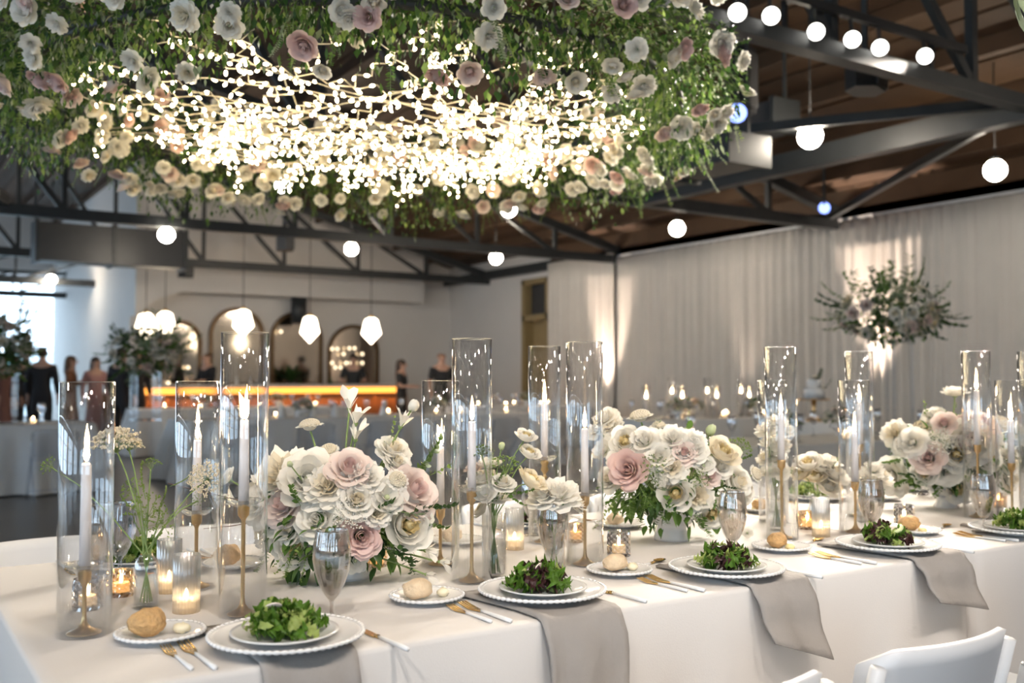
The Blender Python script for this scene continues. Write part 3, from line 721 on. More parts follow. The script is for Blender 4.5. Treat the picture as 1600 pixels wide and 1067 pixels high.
# ================================================================== TABLES AND CLOTHS
TZ = .752
def table(x0, x1, y0, y1, label, group='long tables'):
    t = thing('folding_table', label, 'table', ((x0+x1)/2, (y0+y1)/2, 0), 0, group)
    a, b = (x1-x0)/2-.03, (y1-y0)/2-.03
    ob('table_top', MB().box(-a, a, -b, b, .705, .738).mesh('table_top', 'resin', False), t)
    lg = MB().path([(0, 0, 0), (0, 0, .705)], .016, 8).mesh('leg', 'steel')
    for sx in (-1, 1):
        for sy in (-1, 1): ob('leg', lg, t, (sx*(a-.15), sy*(b-.08), 0))
    return t
def tablecloth(x0, x1, y0, y1, label, m='cloth', top=TZ, bot=.02, amp=.05, seed=0, group='floor-length tablecloths', joint=()):
    rr = .03; P = []
    def seg(a, b, n):
        for i in range(n): P.append((a[0]+(b[0]-a[0])*i/n, a[1]+(b[1]-a[1])*i/n))
    w, h = x1-x0, y1-y0; nx, ny = max(12, int(w/.035)), max(12, int(h/.035))
    seg((x0+rr, y0), (x1-rr, y0), nx); seg((x1-rr, y0), (x1, y0+rr), 3); seg((x1, y0+rr), (x1, y1-rr), ny); seg((x1, y1-rr), (x1-rr, y1), 3)
    seg((x1-rr, y1), (x0+rr, y1), nx); seg((x0+rr, y1), (x0, y1-rr), 3); seg((x0, y1-rr), (x0, y0+rr), ny); seg((x0, y0+rr), (x0+rr, y0), 3)
    cx, cy = (x0+x1)/2, (y0+y1)/2; n = len(P); lev = [(-.03, top), (-.008, top), (-.002, top-.003), (0, top-.011)] + [(0, top-.011-(top-.011-bot)*k/8) for k in range(1, 9)]
    vs = []
    for li, (off, z) in enumerate(lev):
        for i, (x, y) in enumerate(P):
            dx = 1 if x > x1-rr*1.01 else (-1 if x < x0+rr*1.01 else 0); dy = 1 if y > y1-rr*1.01 else (-1 if y < y0+rr*1.01 else 0)
            if (dx > 0 and 'b' in joint) or (dx < 0 and 'a' in joint): dx = 0
            dv = Vector((dx, dy, 0)); dv = dv.normalized() if dv.length else dv
            drop = max(0, top-.011-z); s = (x+y*1.3)*1.0
            corner = max(0, 1-min(abs(x-x0)+abs(y-y0), abs(x-x1)+abs(y-y0), abs(x-x0)+abs(y-y1), abs(x-x1)+abs(y-y1))/.22)
            wv = amp*drop*(sin(s*9+seed)*.55+sin(s*21+seed*2)*.3+.35)+(.20 if dx else .0)*corner*drop
            o = off+wv
            vs.append((x+dv.x*o, y+dv.y*o, z))
    fs = [(l*n+i, (l+1)*n+i, (l+1)*n+(i+1) % n, l*n+(i+1) % n) for l in range(len(lev)-1) for i in range(n)] + [tuple(range(n))]
    o = ob('tablecloth', MB().add(vs, fs).mesh('tablecloth', m)); return tag(o, label, 'tablecloth', group)
TX0, TY0, TY1 = .25, 1.71, 2.98
spans = [(TX0, 2.69), (2.70, 5.14), (5.15, 7.59)]
for i, (a, b) in enumerate(spans):
    w = ['the table with the open corner', 'the middle table of the laid row', 'the last table of the laid row'][i]
    table(a, b, TY0, TY1, 'folding table hidden under the white cloth of '+w, 'laid tables')
    tablecloth(a, b, TY0, TY1, 'white linen floor-length cloth on '+w, amp=.035, seed=i, joint=['b', 'ab', 'a'][i])

# ================================================================== CHAIRS
def chair_parts():
    W = .205
    def back(i, j):                                   # a wide curved rest, wrapped round at both ends
        s = -1+2*i; z = .46+.27*j
        ex = abs(s); y = -.235-.045*(1-s*s)*(.5+.5*j) + (.05*max(0, (ex-.86)/.14)**1.5) - .06*j
        tz = z - (.035*max(0, (ex-.8)/.2)**2*(1 if j > .5 else 0))
        x = W*s*(1+.02*j) if ex < .93 else W*(1+.02*j)*(.93+(ex-.93)*.6)*(1 if s > 0 else -1)
        return (x, y, tz)
    b = MB().grid(back, 24, 8).mesh('backrest', 'resin')
    seat = MB()
    def st(i, j):
        x = -.2+.4*i; y = -.2+.34*j
        return (x*(1-.06*(1-j)), y, .445-.014*cos(2.6*(i-.5))*cos(2.6*(j-.5)))
    seat.grid(st, 10, 10); seat.box(-.2, .2, -.2, .14, .415, .43)
    seat = seat.mesh('seat', 'resin')
    fl = MB().path([(0, -.30, .70), (0, -.235, .46), (0, -.03, .24), (0, .14, .0)], [.016, .02, .02, .017], 8).mesh('leg', 'resin')
    rl = MB().path([(0, .10, .42), (0, -.08, .24), (0, -.25, 0)], [.018, .018, .016], 8).mesh('leg', 'resin')
    cb = MB().path([(-.2, .075, .09), (.2, .075, .09)], .010, 8).mesh('crossbar', 'resin')
    return b, seat, fl, rl, cb
CP = chair_parts()
def chair(x, y, rz, label, group, m=None):
    t = thing('folding_chair', label, 'chair', (x, y, 0), rz, group)
    b, seat, fl, rl, cb = CP
    parts = [('backrest', b, (0, 0, 0)), ('seat', seat, (0, 0, 0)), ('leg', fl, (-.21, 0, 0)), ('leg', fl, (.21, 0, 0)), ('leg', rl, (-.185, 0, 0)), ('leg', rl, (.185, 0, 0)), ('crossbar', cb, (0, 0, 0))]
    for nm, me, l in parts:
        o = ob(nm, me, t, l)
        if nm == 'backrest': md = o.modifiers.new('thickness', 'SOLIDIFY'); md.thickness = .016; md.offset = 0
        if m: o.material_slots[0].link = 'OBJECT'; o.material_slots[0].material = M[m]
    return t
CHX = [.70, 1.27, 1.85, 2.47, 3.12]
for i, x in enumerate(CHX):
    if i in (1, 2, 3): chair(x, 1.525, R.uniform(-.03, .03), 'white resin folding chair at the %s near-side place from the corner' % ORD[i], 'white folding chairs at the laid table')
for i, x in enumerate([.52, .98, 1.62, 2.25, 2.9, 3.6]):
    chair(x, 3.25, pi+R.uniform(-.05, .05), 'white resin folding chair beyond the laid table, %s from its open corner' % ORD[i], 'white folding chairs at the laid table')

# ================================================================== PLACE SETTINGS
def plate_meshes(r, name, m, beads, br, foot=.55, lift=.016):
    prof = [(0, .0), (r*foot, 0), (r*foot, .004), (r*.93, lift-.003), (r, lift), (r, lift+.003), (r*.92, lift+.001), (r*.66, .0075), (r*.6, .006), (0, .006)]
    body = MB().lathe(prof, 64).mesh(name, m)
    if not beads: return body, None
    vs = []; n = beads*6; k = 6
    for j in range(n):
        t = 2*pi*j/n; rad = br*(.55+.45*abs(sin(beads*t/2)))
        for i in range(k):
            a = 2*pi*i/k; vs.append(((r+rad*cos(a))*cos(t), (r+rad*cos(a))*sin(t), lift+.001+rad*sin(a)))
    fs = [(j*k+i, ((j+1) % n)*k+i, ((j+1) % n)*k+(i+1) % k, j*k+(i+1) % k) for j in range(n) for i in range(k)]
    return body, MB().add(vs, fs).mesh('beaded_rim', m)
CHG = plate_meshes(.142, 'plate_body', 'china', 66, .0046); BRD = plate_meshes(.082, 'plate_body', 'china', 40, .0042, .5, .013)
SLP = plate_meshes(.100, 'plate_body', 'china2', 0, 0, .55, .014)

def leaf_frill(seed, L=.05, W=.03, fr=.010):
    rr = random.Random(seed); p1, p2, p3 = rr.random()*6, rr.random()*6, rr.uniform(.4, 1.4)
    def fn(i, j):
        s = -1+2*j; w = W*(sin(pi*min(1, i*.86+.1))**.7); e = abs(s)
        z = .25*L*i*(1-i)*2*p3 + fr*e*e*(sin(i*17+p1+s*2)+.6*sin(i*31+p2)) - .25*W*e*e*.4
        return (s*w*(1+.12*sin(i*23+p2)), L*(i-.5)*1.0, z)
    return fn
SAL = {}
for k, (mt, fr, W, L) in dict(green=('lett', .012, .015, .044), pale=('lettl', .008, .011, .036), red=('lettr', .012, .015, .042), long=('lettl', .003, .007, .055)).items():
    SAL[k] = [MB().grid(leaf_frill(q*7+len(k), L, W, fr), 16, 6).mesh('lettuce_leaf', mt) for q in range(3)]
rad_m = MB().lathe([(0, -.0012), (.016, -.0012), (.017, 0), (.016, .0012), (0, .0012)], 16).mesh('radish_slice', 'radish')
cuk_m = MB().path([(.018*cos(a*.3-1.2), .018*sin(a*.3-1.2), 0) for a in range(9)], [.003, .0055, .006, .006, .006, .006, .006, .0055, .003], 6).mesh('cucumber_slice', 'cuke')
def salad(loc, seed, mix, label, group, extra=()):
    rr = random.Random(seed); t = thing('salad', label, 'salad', loc, rr.uniform(0, 6), group)
    n = 64
    for i in range(n):
        k = rr.choice(mix); a = rr.uniform(0, 2*pi); lay = i/n; r = .074*sqrt(rr.random())*(1-.5*lay)
        o = ob('red_lettuce_leaf' if k == 'red' else 'lettuce_leaf', rr.choice(SAL[k]), t, (r*cos(a), r*sin(a), .012+.034*lay+rr.uniform(0, .008)),
               (rr.uniform(-1., 1.), rr.uniform(-1., 1.), rr.uniform(0, 6.3)), rr.uniform(.8, 1.25))
    for e in extra:
        a = rr.uniform(0, 6.3); ob('radish_slice' if e == 'r' else 'cucumber_slice', rad_m if e == 'r' else cuk_m, t, (.025*cos(a), .025*sin(a), .055), (rr.uniform(.3, 1.1), rr.uniform(-.5, .5), a), 1.0)
    return t
def roll_mesh(seed, m, sx, sy, sz):
    def f(d): return 1+.16*noise.noise(d*1.7+Vector((seed, 0, 0)))+(.07 if m == 'breadd' else .025)*noise.noise(d*5+Vector((seed, 3, 0)))+(.10*max(0, -d.z) if d.z < -.3 else 0)-.18*max(0, -d.z-.45)
    mb = MB().ball((0, 0, 0), (sx, sy, sz), 24, 14, f=f); mz = min(v[2] for v in mb.v); mb.v = [(x, y, z-mz) for x, y, z in mb.v]
    return mb.mesh('bread_roll', m)
def butter_mesh(seed):
    rr = random.Random(seed); mb = MB().ball((0, 0, .009), (.017, .014, .010), 10, 7, f=lambda d: 1+.25*noise.noise(d*3+Vector((seed, 0, 0))))
    return mb
# cutlery: tines or blade towards +y, handle towards -y
def fork_head():
    mb = MB()
    mb.add([(-.0035, -.005, .002), (.0035, -.005, .002), (.0115, .032, .001), (-.0115, .032, .001), (-.0035, -.005, .0045), (.0035, -.005, .0045), (.0115, .032, .0035), (-.0115, .032, .0035)],
           [(0, 3, 2, 1), (4, 5, 6, 7), (0, 1, 5, 4), (1, 2, 6, 5), (2, 3, 7, 6), (3, 0, 4, 7)])
    for i in range(4):
        x = -.0098+.0065*i
        for a, b, za, zb in ((.031, .052, .0022, .0045), (.052, .078, .0045, .0085)):
            w = .0017 if b < .06 else .0013
            mb.bar((x, a, za), (x, b, zb), w*2, .0022)
    return mb.mesh('fork_head', 'gold', False)
FH = fork_head()
HD = MB().path([(0, -.002, .0035), (0, -.02, .004), (0, -.09, .0045), (0, -.118, .0045)], [.0028, .0034, .0048, .0045], 8).mesh('handle', 'white')
KB = MB().add([(-.007, .004, .001), (.007, .004, .001), (.0085, .05, .001), (.006, .088, .001), (-.003, .096, .001), (-.007, .05, .001), (-.007, .004, .003), (.007, .004, .003), (.0085, .05, .003), (.006, .088, .003), (-.003, .096, .003), (-.007, .05, .003)],
              [(5, 4, 3, 2, 1, 0), (6, 7, 8, 9, 10, 11)]+[(i, (i+1) % 6, 6+(i+1) % 6, 6+i) for i in range(6)]).mesh('blade', 'gold', False)
KC = MB().path([(0, -.004, .0035), (0, .008, .003)], [.0042, .0035], 8).mesh('collar', 'gold')
def spoon_bowl():
    def fn(i, j):
        a = 2*pi*j; r = i; return (.015*r*cos(a), .045+.024*r*sin(a), .002+.005*r*r)
    return MB().grid(fn, 5, 16).path([(0, -.004, .0035), (0, .015, .0045), (0, .024, .006)], [.0035, .003, .003], 6).mesh('spoon_bowl', 'gold')
SB = spoon_bowl()
def cutlery(kind, loc, rz, label, group):
    nm = {'f': 'fork', 'F': 'fork', 'k': 'knife', 's': 'spoon'}[kind]; sc_ = .86 if kind == 'f' else 1.0
    t = thing(nm, label, nm, loc, rz, group); t.scale = (sc_,)*3
    ob('handle', HD, t); ob('fork_head' if kind in 'fF' else ('blade' if kind == 'k' else 'spoon_bowl'), {'f': FH, 'F': FH, 'k': KB, 's': SB}[kind], t)
    if kind == 'k': ob('collar', KC, t.children[0])
    return t
def goblet_meshes(m, ribs=18, amp=.02):
    o = [(0, 0), (.036, 0), (.036, .0018), (.02, .004), (.006, .008), (.0042, .016), (.004, .035), (.006, .042), (.014, .052), (.026, .074), (.0355, .102), (.0395, .128), (.0385, .152), (.0335, .185), (.0330, .187)]
    inn = [(.0320, .185), (.037, .152), (.038, .128), (.034, .102), (.0245, .075), (.012, .055), (0, .05)]
    return MB().lathe(o+inn, 54, mod=lambda a, z: 1+amp*cos(ribs*a)*(1 if .05 < z < .165 else 0)).mesh('glass_body', m)
GOB = goblet_meshes('goblet'); GOBG = goblet_meshes('gobletg')
WAT = MB().lathe([(0, .051), (.0115, .056), (.0237, .076), (.0331, .103), (.0371, .128), (.0366, .150), (0, .150)], 40).mesh('water', 'water')
def goblet(loc, label, group, grey=False):
    t = thing('water_goblet', label, 'goblet', loc, R.uniform(0, 6), group)
    ob('glass_body', GOBG if grey else GOB, t)
    if not grey: ob('water', WAT, t)
    return t
def napkin(x, w, hang, label, skew=0, twist=0, back=.30, seed=1):
    """a grey napkin laid under the plate and over the table edge"""
    pts = [(TY0+back, TZ+.004)] + [(TY0+back*(1-k/8), TZ+.004) for k in range(1, 8)] + [(TY0+.012, TZ+.004), (TY0-.004, TZ-.001), (TY0-.012, TZ-.014)]
    pts += [(TY0-.014-.035*(k/8)-.005*sin(k), TZ-.014-hang*k/8) for k in range(1, 9)]
    n = len(pts)-1
    def fn(i, j):
        k = min(n, int(i*n+.5)); y, z = pts[k]; s = -1+2*j; d = max(0, TZ-.014-z)
        wy = .012*sin(s*4+seed)*d/.2 + .02*abs(s)**3*d/.25
        lift = .006*max(0, 1-abs(s+.9)/.12) if d == 0 else 0
        return (x+s*w/2*(1-.10*d/.25)+skew*d-.16*max(0, y-TY0-.1), y-wy-.006*abs(sin(3*s+seed))*(d > 0), z+.0005*s+lift+twist*s*d)
    o = ob('napkin', MB().grid(fn, n, 14).mesh('napkin', 'napkin')); md = o.modifiers.new('thickness', 'SOLIDIFY'); md.thickness = .005; md.offset = 1
    return tag(o, label, 'napkin', 'grey napkins under the plates')
BUT = [butter_mesh(1).mesh('butter', 'pbutter'), butter_mesh(5).mesh('butter', 'butter')]
PXS = [.690, 1.330, 1.930, 2.550, 3.235]
MIX = [['green', 'green', 'green', 'long', 'pale'], ['green', 'green', 'red', 'pale'], ['green', 'pale', 'red', 'green', 'pale'], ['green', 'red', 'pale', 'green', 'long'], ['green', 'pale', 'pale', 'long']]
EXT = [('r',), ('r',), (), ('c', 'r'), ('c', 'c')]
SALW = ['leafy green salad with a pale radish slice', 'green salad with dark red leaves', 'mixed salad with shredded dark leaves', 'mixed salad with cucumber and radish', 'pale green salad with cucumber']
NAP = [(.677, .18, .27, 0, 0), (1.283, .208, .26, 0, 0), (1.889, .20, .142, .12, -.22), (2.535, .225, .112, .12, -.2), (3.24, .2, .2, .1, 0)]
ROLL = [('breadd', .036, .032, .026, 'rough golden-brown'), ('bread', .036, .027, .022, 'smooth pale'), ('bread', .038, .028, .021, 'smooth pale oval'), ('breadd', .038, .028, .022, 'glossy brown'), ('breadd', .042, .03, .023, 'long glossy brown')]
rm = [roll_mesh(i*3.1, r[0], r[1], r[2], r[3]) for i, r in enumerate(ROLL)]
BPX = [(251, 987), (667, 930), (968, 889), (1221, 853), (1427, 827)]; GPX = [(518, 969), (863, 898), (1145, 874), (1362, 845), (1537, 831)]; FKX = [0, -.035, -.095, -.085, -.09]
CPX = [(448, 993), (847, 923), (1135, 888), (1387, 851), (1590, 827)]
def setting(x, y, dirn, i, where):
    """dirn 1: guest sits at the near edge, -1: at the far edge"""
    rz = 0 if dirn > 0 else pi
    L = lambda dx, dy, z=TZ: (x+dirn*dx, y+dirn*dy, z)
    zc = TZ+(.0095 if dirn > 0 else .001); x0, y0 = x, y
    if dirn > 0: c = U(*CPX[i], TZ+.02); x, y = c.x, c.y
    t = thing('charger_plate', 'white beaded charger plate at '+where, 'plate', (x, y, zc), 0, 'beaded charger plates')
    ob('plate_body', CHG[0], t); ob('beaded_rim', CHG[1], t)
    t = thing('salad_plate', 'plain grey-white salad plate at '+where, 'plate', (x+R.uniform(-.004, .004), y, zc+.0065), 0, 'salad plates'); ob('plate_body', SLP[0], t)
    salad((x, y, zc+.0085), 40+i+(7 if dirn < 0 else 0), MIX[i % 5], (SALW[i] if dirn > 0 else 'mixed leaf salad')+' at '+where, 'plated salads', EXT[i % 5])
    bx_, by_ = (-.215, .165)
    if dirn > 0: c = U(*BPX[i], TZ+.013); bx_, by_ = c.x-x, c.y-y
    t = thing('bread_plate', 'small white beaded bread plate at '+where, 'plate', L(bx_, by_, TZ+.001), 0, 'beaded bread plates'); ob('plate_body', BRD[0], t); ob('beaded_rim', BRD[1], t)
    k = i % 5
    rx, ry = ((-.024, .0) if dirn > 0 and i < 2 else (-.004, .012) if dirn > 0 else (.02, 0)); ux, uy = (.038, -.006) if i < 3 or dirn < 0 else (-.004, -.036)
    tag(ob('bread_roll', rm[k], None, L(bx_+rx, by_+ry, TZ+.0078), (0, 0, R.uniform(-.5, .3)+.3)), ROLL[k][4]+' bread roll at '+where, 'bread roll', 'bread rolls')
    tag(ob('butter', BUT[0 if k < 3 else 1], None, L(bx_+ux, by_+uy, TZ+.0075), (0, 0, R.random()*6)), 'scoop of %s butter at ' % ('pale' if k < 3 else 'yellow')+where, 'butter', 'butter scoops')
    zz = TZ+.0005
    cutlery('f', (x0+dirn*-.212+(FKX[i] if dirn > 0 else 0), y0-dirn*.035, zz), rz+.02, 'shorter gold and white fork at '+where, 'forks')
    cutlery('F', (x0+dirn*-.178+(FKX[i] if dirn > 0 else 0), y0-dirn*.040, zz), rz+.02, 'longer gold and white fork at '+where, 'forks')
    cutlery('k', L(.168, -.040, zz), rz+.04, 'gold and white knife at '+where, 'knives')
    if dirn > 0 and i > 1: cutlery('s', (x-.055, y+.225, zz), -1.25, 'gold and white dessert spoon above the charger at '+where, 'spoons')
    goblet(U(*GPX[i], TZ) if dirn > 0 else L(.125, .145), 'fluted smoky water goblet at '+where, 'water goblets')
for i, x in enumerate(PXS):
    w = 'the %s near-side place from the corner' % ORD[i]
    setting(x, 1.885, 1, i, w)
    n = NAP[i]; napkin(n[0], n[1], n[2], 'grey napkin hanging over the edge at '+w, n[3], n[4], seed=i+1)
FARX = [.62, 1.30, 1.93, 2.62, 3.30, 3.95]
for i, x in enumerate(FARX): setting(x, 2.80, -1, i, 'the %s far-side place from the corner' % ORD[i])
goblet(U(187, 900), 'empty grey goblet beside the green umbel vase', 'water goblets', True)

# ================================================================== CANDLES UNDER GLASS
def cyl_glass(r, h, th, m, n=56, mod=None, base=False, nm='glass_wall'):
    o = [(r, 0.0), (r, h-.001), (r-th*.5, h), (r-th, h-.001), (r-th, .006 if base else 0.0)]
    if base: o = [(0, 0), (r*.96, 0)]+o+[(0, .006)]
    mb = MB().lathe(o, n, mod=mod, cap=False)
    if not base:
        mb.m = [(0, 2, 2, 1)[i//n] for i in range(len(mb.f))]
    if not base:
        k = len(o); mb.f += [(j, (k-1)*n+j, (k-1)*n+(j+1) % n, (j+1) % n) for j in range(n)]; mb.m += [2]*n
    return mb.mesh(nm, [m, 'glassin', 'rim'] if not base else m)
CYT = cyl_glass(.050, .600, .0024, 'glass'); CYS = cyl_glass(.0515, .495, .0024, 'glass')
def flame_mesh(h=.042, lean=0.):
    mb = MB(); pr = [(0, 0), (.0035, .004), (.0058, .012), (.0052, .02), (.003, .031), (.0008, .040), (0, .042)]
    mb.lathe(pr, 10); mb.v = [(x+lean*(z/.042)**1.5, y, z*h/.042) for x, y, z in mb.v]
    return mb.mesh('flame', 'flame')
FLM = [flame_mesh(), flame_mesh(.040, .012), flame_mesh(.040, -.012)]
def candlestick(loc, h, style, where):
    t = thing('candlestick', 'aged brass candlestick '+where, 'candlestick', loc, 0, 'brass candlesticks')
    p = [(0, 0), (.031, 0), (.033, .002), (.031, .004), (.022, .007), (.012, .013), (.006, .022), (.0042, .035)]
    if style == 'knob': p += [(.0042, h-.06), (.010, h-.052), (.0042, h-.046), (.005, h-.04), (.013, h-.03), (.009, h-.018), (.013, h-.008), (.013, h), (.011, h), (.011, h-.004), (0, h-.004)]
    else: p += [(.0045, h-.035), (.006, h-.03), (.012, h-.022), (.013, h-.004), (.014, h), (.0115, h), (.0115, h-.006), (0, h-.006)]
    ob('stick', MB().lathe(p, 24).mesh('stick', 'brass'), t)
    if style != 'plain':
        b = [(.0135, h-.003), (.022, h-.003), (.034, h+.004), (.038, h+.011), (.0372, h+.0115), (.033, h+.006), (.021, h-.0005), (.0135, h-.0005)]
        ob('glass_drip_tray', MB().lathe(b, 32, cap=False).mesh('glass_drip_tray', 'vase'), t)
    return t
def taper(loc, h, nfl, where, light=True):
    t = thing('taper_candle', 'lit ivory taper candle '+where, 'candle', loc, R.uniform(0, 1), 'lit taper candles')
    ob('wax', MB().lathe([(0, 0), (.0112, 0), (.0105, h*.5), (.0092, h-.004), (.0075, h), (.003, h-.001), (0, h-.001)], 18).mesh('wax', 'wax'), t)
    ob('wick', MB().path([(0, 0, h-.002), (.0006, 0, h+.005), (.002, 0, h+.009)], .0009, 5).mesh('wick', 'wick'), t)
    for k in range(nfl):
        o = ob('flame', FLM[0] if nfl == 1 else FLM[1+k], t, (0 if nfl == 1 else (.004 if k == 0 else -.004), 0, h+.003))
# px, base py, tall, candle-top py, stick height, style, flames, where
CH = [(131, 990, 0, 722, .126, 'tray', 1, 'in the short glass cylinder at the table corner'),
      (379, 960, 1, 655, .232, 'tray', 2, 'in the tall glass cylinder before the first white bouquet'),
      (306, 917, 0, 686, .175, 'tray', 1, 'in the short glass cylinder behind the ribbed votives'),
      (737, 908, 1, 657, .222, 'tray', 1, 'in the tall glass cylinder behind the second bread plate'),
      (688, 882, 0, 697, .150, 'plain', 2, 'in the short glass cylinder hidden by trailing vine'),
      (851, 847, 1, 628, .250, 'knob', 1, 'in the tall glass cylinder behind the second goblet'),
      (914, 882, 1, 668, .185, 'tray', 1, 'in the tall glass cylinder beside the blush rose bouquet'),
      (1222, 841, 1, 645, .245, 'plain', 1, 'in the tall glass cylinder behind the third bread plate'),
      (1209, 815, 0, 672, .16, 'plain', 0, 'in the short glass cylinder around the white stock stems'),
      (1337, 832, 0, 675, .165, 'plain', 1, 'in the short glass cylinder behind the fourth charger'),
      (1345, 806, 1, 628, .26, 'plain', 1, 'in the tall glass cylinder farther behind the fourth charger'),
      (1529, 808, 1, 608, .26, 'plain', 1, 'in the tall glass cylinder behind the last bouquet'),
      (1582, 812, 0, 655, .2, 'plain', 2, 'in the short glass cylinder past the last bouquet'),
      (1617, 806, 1, 640, .2, 'plain', 1, 'in the tall glass cylinder at the edge of the view')]
for px, by, tall, ct, sh, st, nf, w in CH:
    p = U(px, by, TZ); Z = depth(p)
    g = thing('glass_cylinder', '%s clear glass cylinder %s' % ('tall' if tall else 'short', w.replace('in the tall glass cylinder ', '').replace('in the short glass cylinder ', '')), 'glass cylinder', p, 0, 'glass candle cylinders')
    ob('glass_wall', CYT if tall else CYS, g)
    if nf:
        top = zat(ct, Z); candlestick(p+Vector((0, 0, .0005)), sh, st, w); taper(p+Vector((0, 0, sh-.003)), top-TZ-sh, nf, w)

# ------------------------------------------------------------------ votives and tumblers
RIB = cyl_glass(.0265, .118, .003, 'ribbed', 96, lambda a, z: 1+.03*cos(24*a), True, 'ribbed_wall')
TEA = MB().lathe([(0, .0065), (.019, .0065), (.019, .026), (.017, .026), (.016, .022), (0, .022)], 20).mesh('tealight', 'wax2')
TEAF = MB().lathe([(0, .024), (.003, .027), (.0042, .033), (.002, .043), (0, .047)], 10).mesh('flame', 'flame')
def cut_tumbler(m, h=.066, r=.030, seed=0):
    n = 40; rows = 9; vs = []
    for k in range(rows+1):
        z = h*k/rows
        for j in range(n):
            t = 2*pi*j/n; d = .0022*(1 if (j//2+k) % 2 else -1)*(1 if 0 < k < rows else 0)
            vs.append(((r+d)*cos(t), (r+d)*sin(t), z))
    for k in range(3):
        z = (h, .01, .01)[k]; q = (r-.004, r-.005, .0)[k]
        for j in range(n): t = 2*pi*j/n; vs.append((q*cos(t), q*sin(t), z))
    R_ = rows+4
    fs = [(i*n+j, i*n+(j+1) % n, (i+1)*n+(j+1) % n, (i+1)*n+j) for i in range(R_-1) for j in range(n)] + [tuple(range(n))[::-1]]
    return MB().add(vs, fs).mesh('cut_glass_wall', m, False)
CUT = {'cut': cut_tumbler('cut'), 'amber': cut_tumbler('amber', .058, .03)}
def votive(px, by, kind, where, sc_=1., lit=True):
    p = U(px, by, TZ); t = thing('votive_holder', {'rib': 'ribbed clear glass votive ', 'cut': 'grey cut-glass votive ', 'amber': 'amber cut-glass votive '}[kind]+where, 'votive', p, R.random()*3, 'glass votive holders')
    t.scale = (sc_,)*3
    ob('ribbed_wall' if kind == 'rib' else 'cut_glass_wall', RIB if kind == 'rib' else CUT[kind], t)
    c = thing('tealight_candle', 'lit tealight inside the '+{'rib': 'ribbed votive ', 'cut': 'grey cut votive ', 'amber': 'amber votive '}[kind]+where, 'candle', p+Vector((0, 0, .004)), 0, 'lit tealights')
    ob('wax', TEA, c); ob('flame', TEAF, c)
VOT = [(264, 925, 'rib', 'behind its twin near the table corner', 1.05), (291, 956, 'rib', 'in front of its twin near the table corner', 1.05), (804, 858, 'rib', 'between the vases and the tall cylinder', 1.02), (1283, 838, 'rib', 'in front of the cream posy', 1.03),
       (137, 951, 'cut', 'seen through the corner cylinder', 1.), (967, 868, 'cut', 'behind the third bread plate roll', 1.05), (1413, 820, 'cut', 'behind the fourth bread roll', 1.05),
       (189, 930, 'amber', 'under the grey goblet', 1.), (589, 884, 'amber', 'behind the first bouquet', .9), (1262, 826, 'amber', 'beside the ribbed votive of the cream posy', 1.), (899, 846, 'amber', 'between two tall cylinders', .95), (1560, 792, 'amber', 'behind the last goblet', .95)]
for v in VOT: votive(*v)

# ================================================================== FLOWERS
def petal(mb, phi, r0, z0, L, t0, t1, ha, mi, rr, ruf=0., nt_=5, ns=4, taper_=.22, curl=0.):
    """one petal: starts at radius r0, leans from tilt t0 to t1 (0 upright), spans +-ha radians about the axis"""
    jt = rr.uniform(-.07, .07); p1 = rr.random()*6; tw = rr.uniform(-.12, .12)
    pts = []
    for i in range(nt_+1):
        t = i/nt_
        for j in range(ns+1):
            s = -1+2*j/ns; tt = t*(1-taper_*abs(s)**2.5)
            n = 6; r = r0; z = z0; dl = L*tt/n
            for q in range(n):
                u = (q+.5)/n*tt; th = t0+(t1-t0)*u+jt+curl*max(0, u-.75)*4; r += dl*sin(th); z += dl*cos(th)
            a = phi+s*ha*(.72+.28*sin(pi*min(1, t*.9)))+tw*t
            rz = ruf*(sin(5*s+p1)+.6*sin(9*s+p1*2))*t*t
            r2 = r*(1-.06*s*t)                     # one edge tucked under its neighbour
            pts.append((r2*cos(a)+rz*.5*cos(a), r2*sin(a)+rz*.5*sin(a), z+rz*.8))
    b = len(mb.v); mb.v.extend(pts); k = ns+1
    for i in range(nt_):
        for j in range(ns): mb.f.append((b+i*k+j, b+(i+1)*k+j, b+(i+1)*k+j+1, b+i*k+j+1)); mb.m.append(mi)
def bloom(seed, rings, mats, center=None, base=-.45, sepal=True):
    """rings: (count, r0, length, tilt0, tilt1, overlap, mat, ruffle[, curl])"""
    rr = random.Random(seed); mb = MB()
    for q, (c, r0, L, t0, t1, ov, mi, ruf, *cu) in enumerate(rings):
        o = rr.random()*6
        for i in range(c): petal(mb, o+2*pi*i/c+rr.uniform(-.12, .12), r0, base+rr.uniform(-.02, .02), L*rr.uniform(.94, 1.06), t0, t1, ov*pi/c, mi, rr, ruf, 5, 4 if c > 5 else 6, .22, cu[0] if cu else 0.)
    if center: mb.ball((0, 0, center[1]), center[0], 10, 6, center[2])
    if sepal: mb.lathe([(.0, base-.12), (.16, base-.08), (.26, base+.02), (.2, base+.06)], 8, len(mats)-1, cap=False)
    return mb.mesh('bloom', mats)
def rose(seed, inner, outer, op=1.0, ruf=.02):
    return bloom(seed, [(3, .03, .84, .12, -.22, 1.5, 0, .01), (3, .09, .85, .22, -.10, 1.4, 0, .01), (4, .15, .84, .34, -.02, 1.4, 0, .015), (5, .2, .84, .55*op, .25*op, 1.45, 1, ruf, .7), (5, .24, .90, .82*op, .65*op, 1.45, 1, ruf, .9), (6, .26, .96, 1.08*op, 1.1*op, 1.45, 1, ruf, .8), (6, .26, .96, 1.35*op, 1.5*op, 1.4, 1, ruf, .5)], [inner, outer, 'stem'])
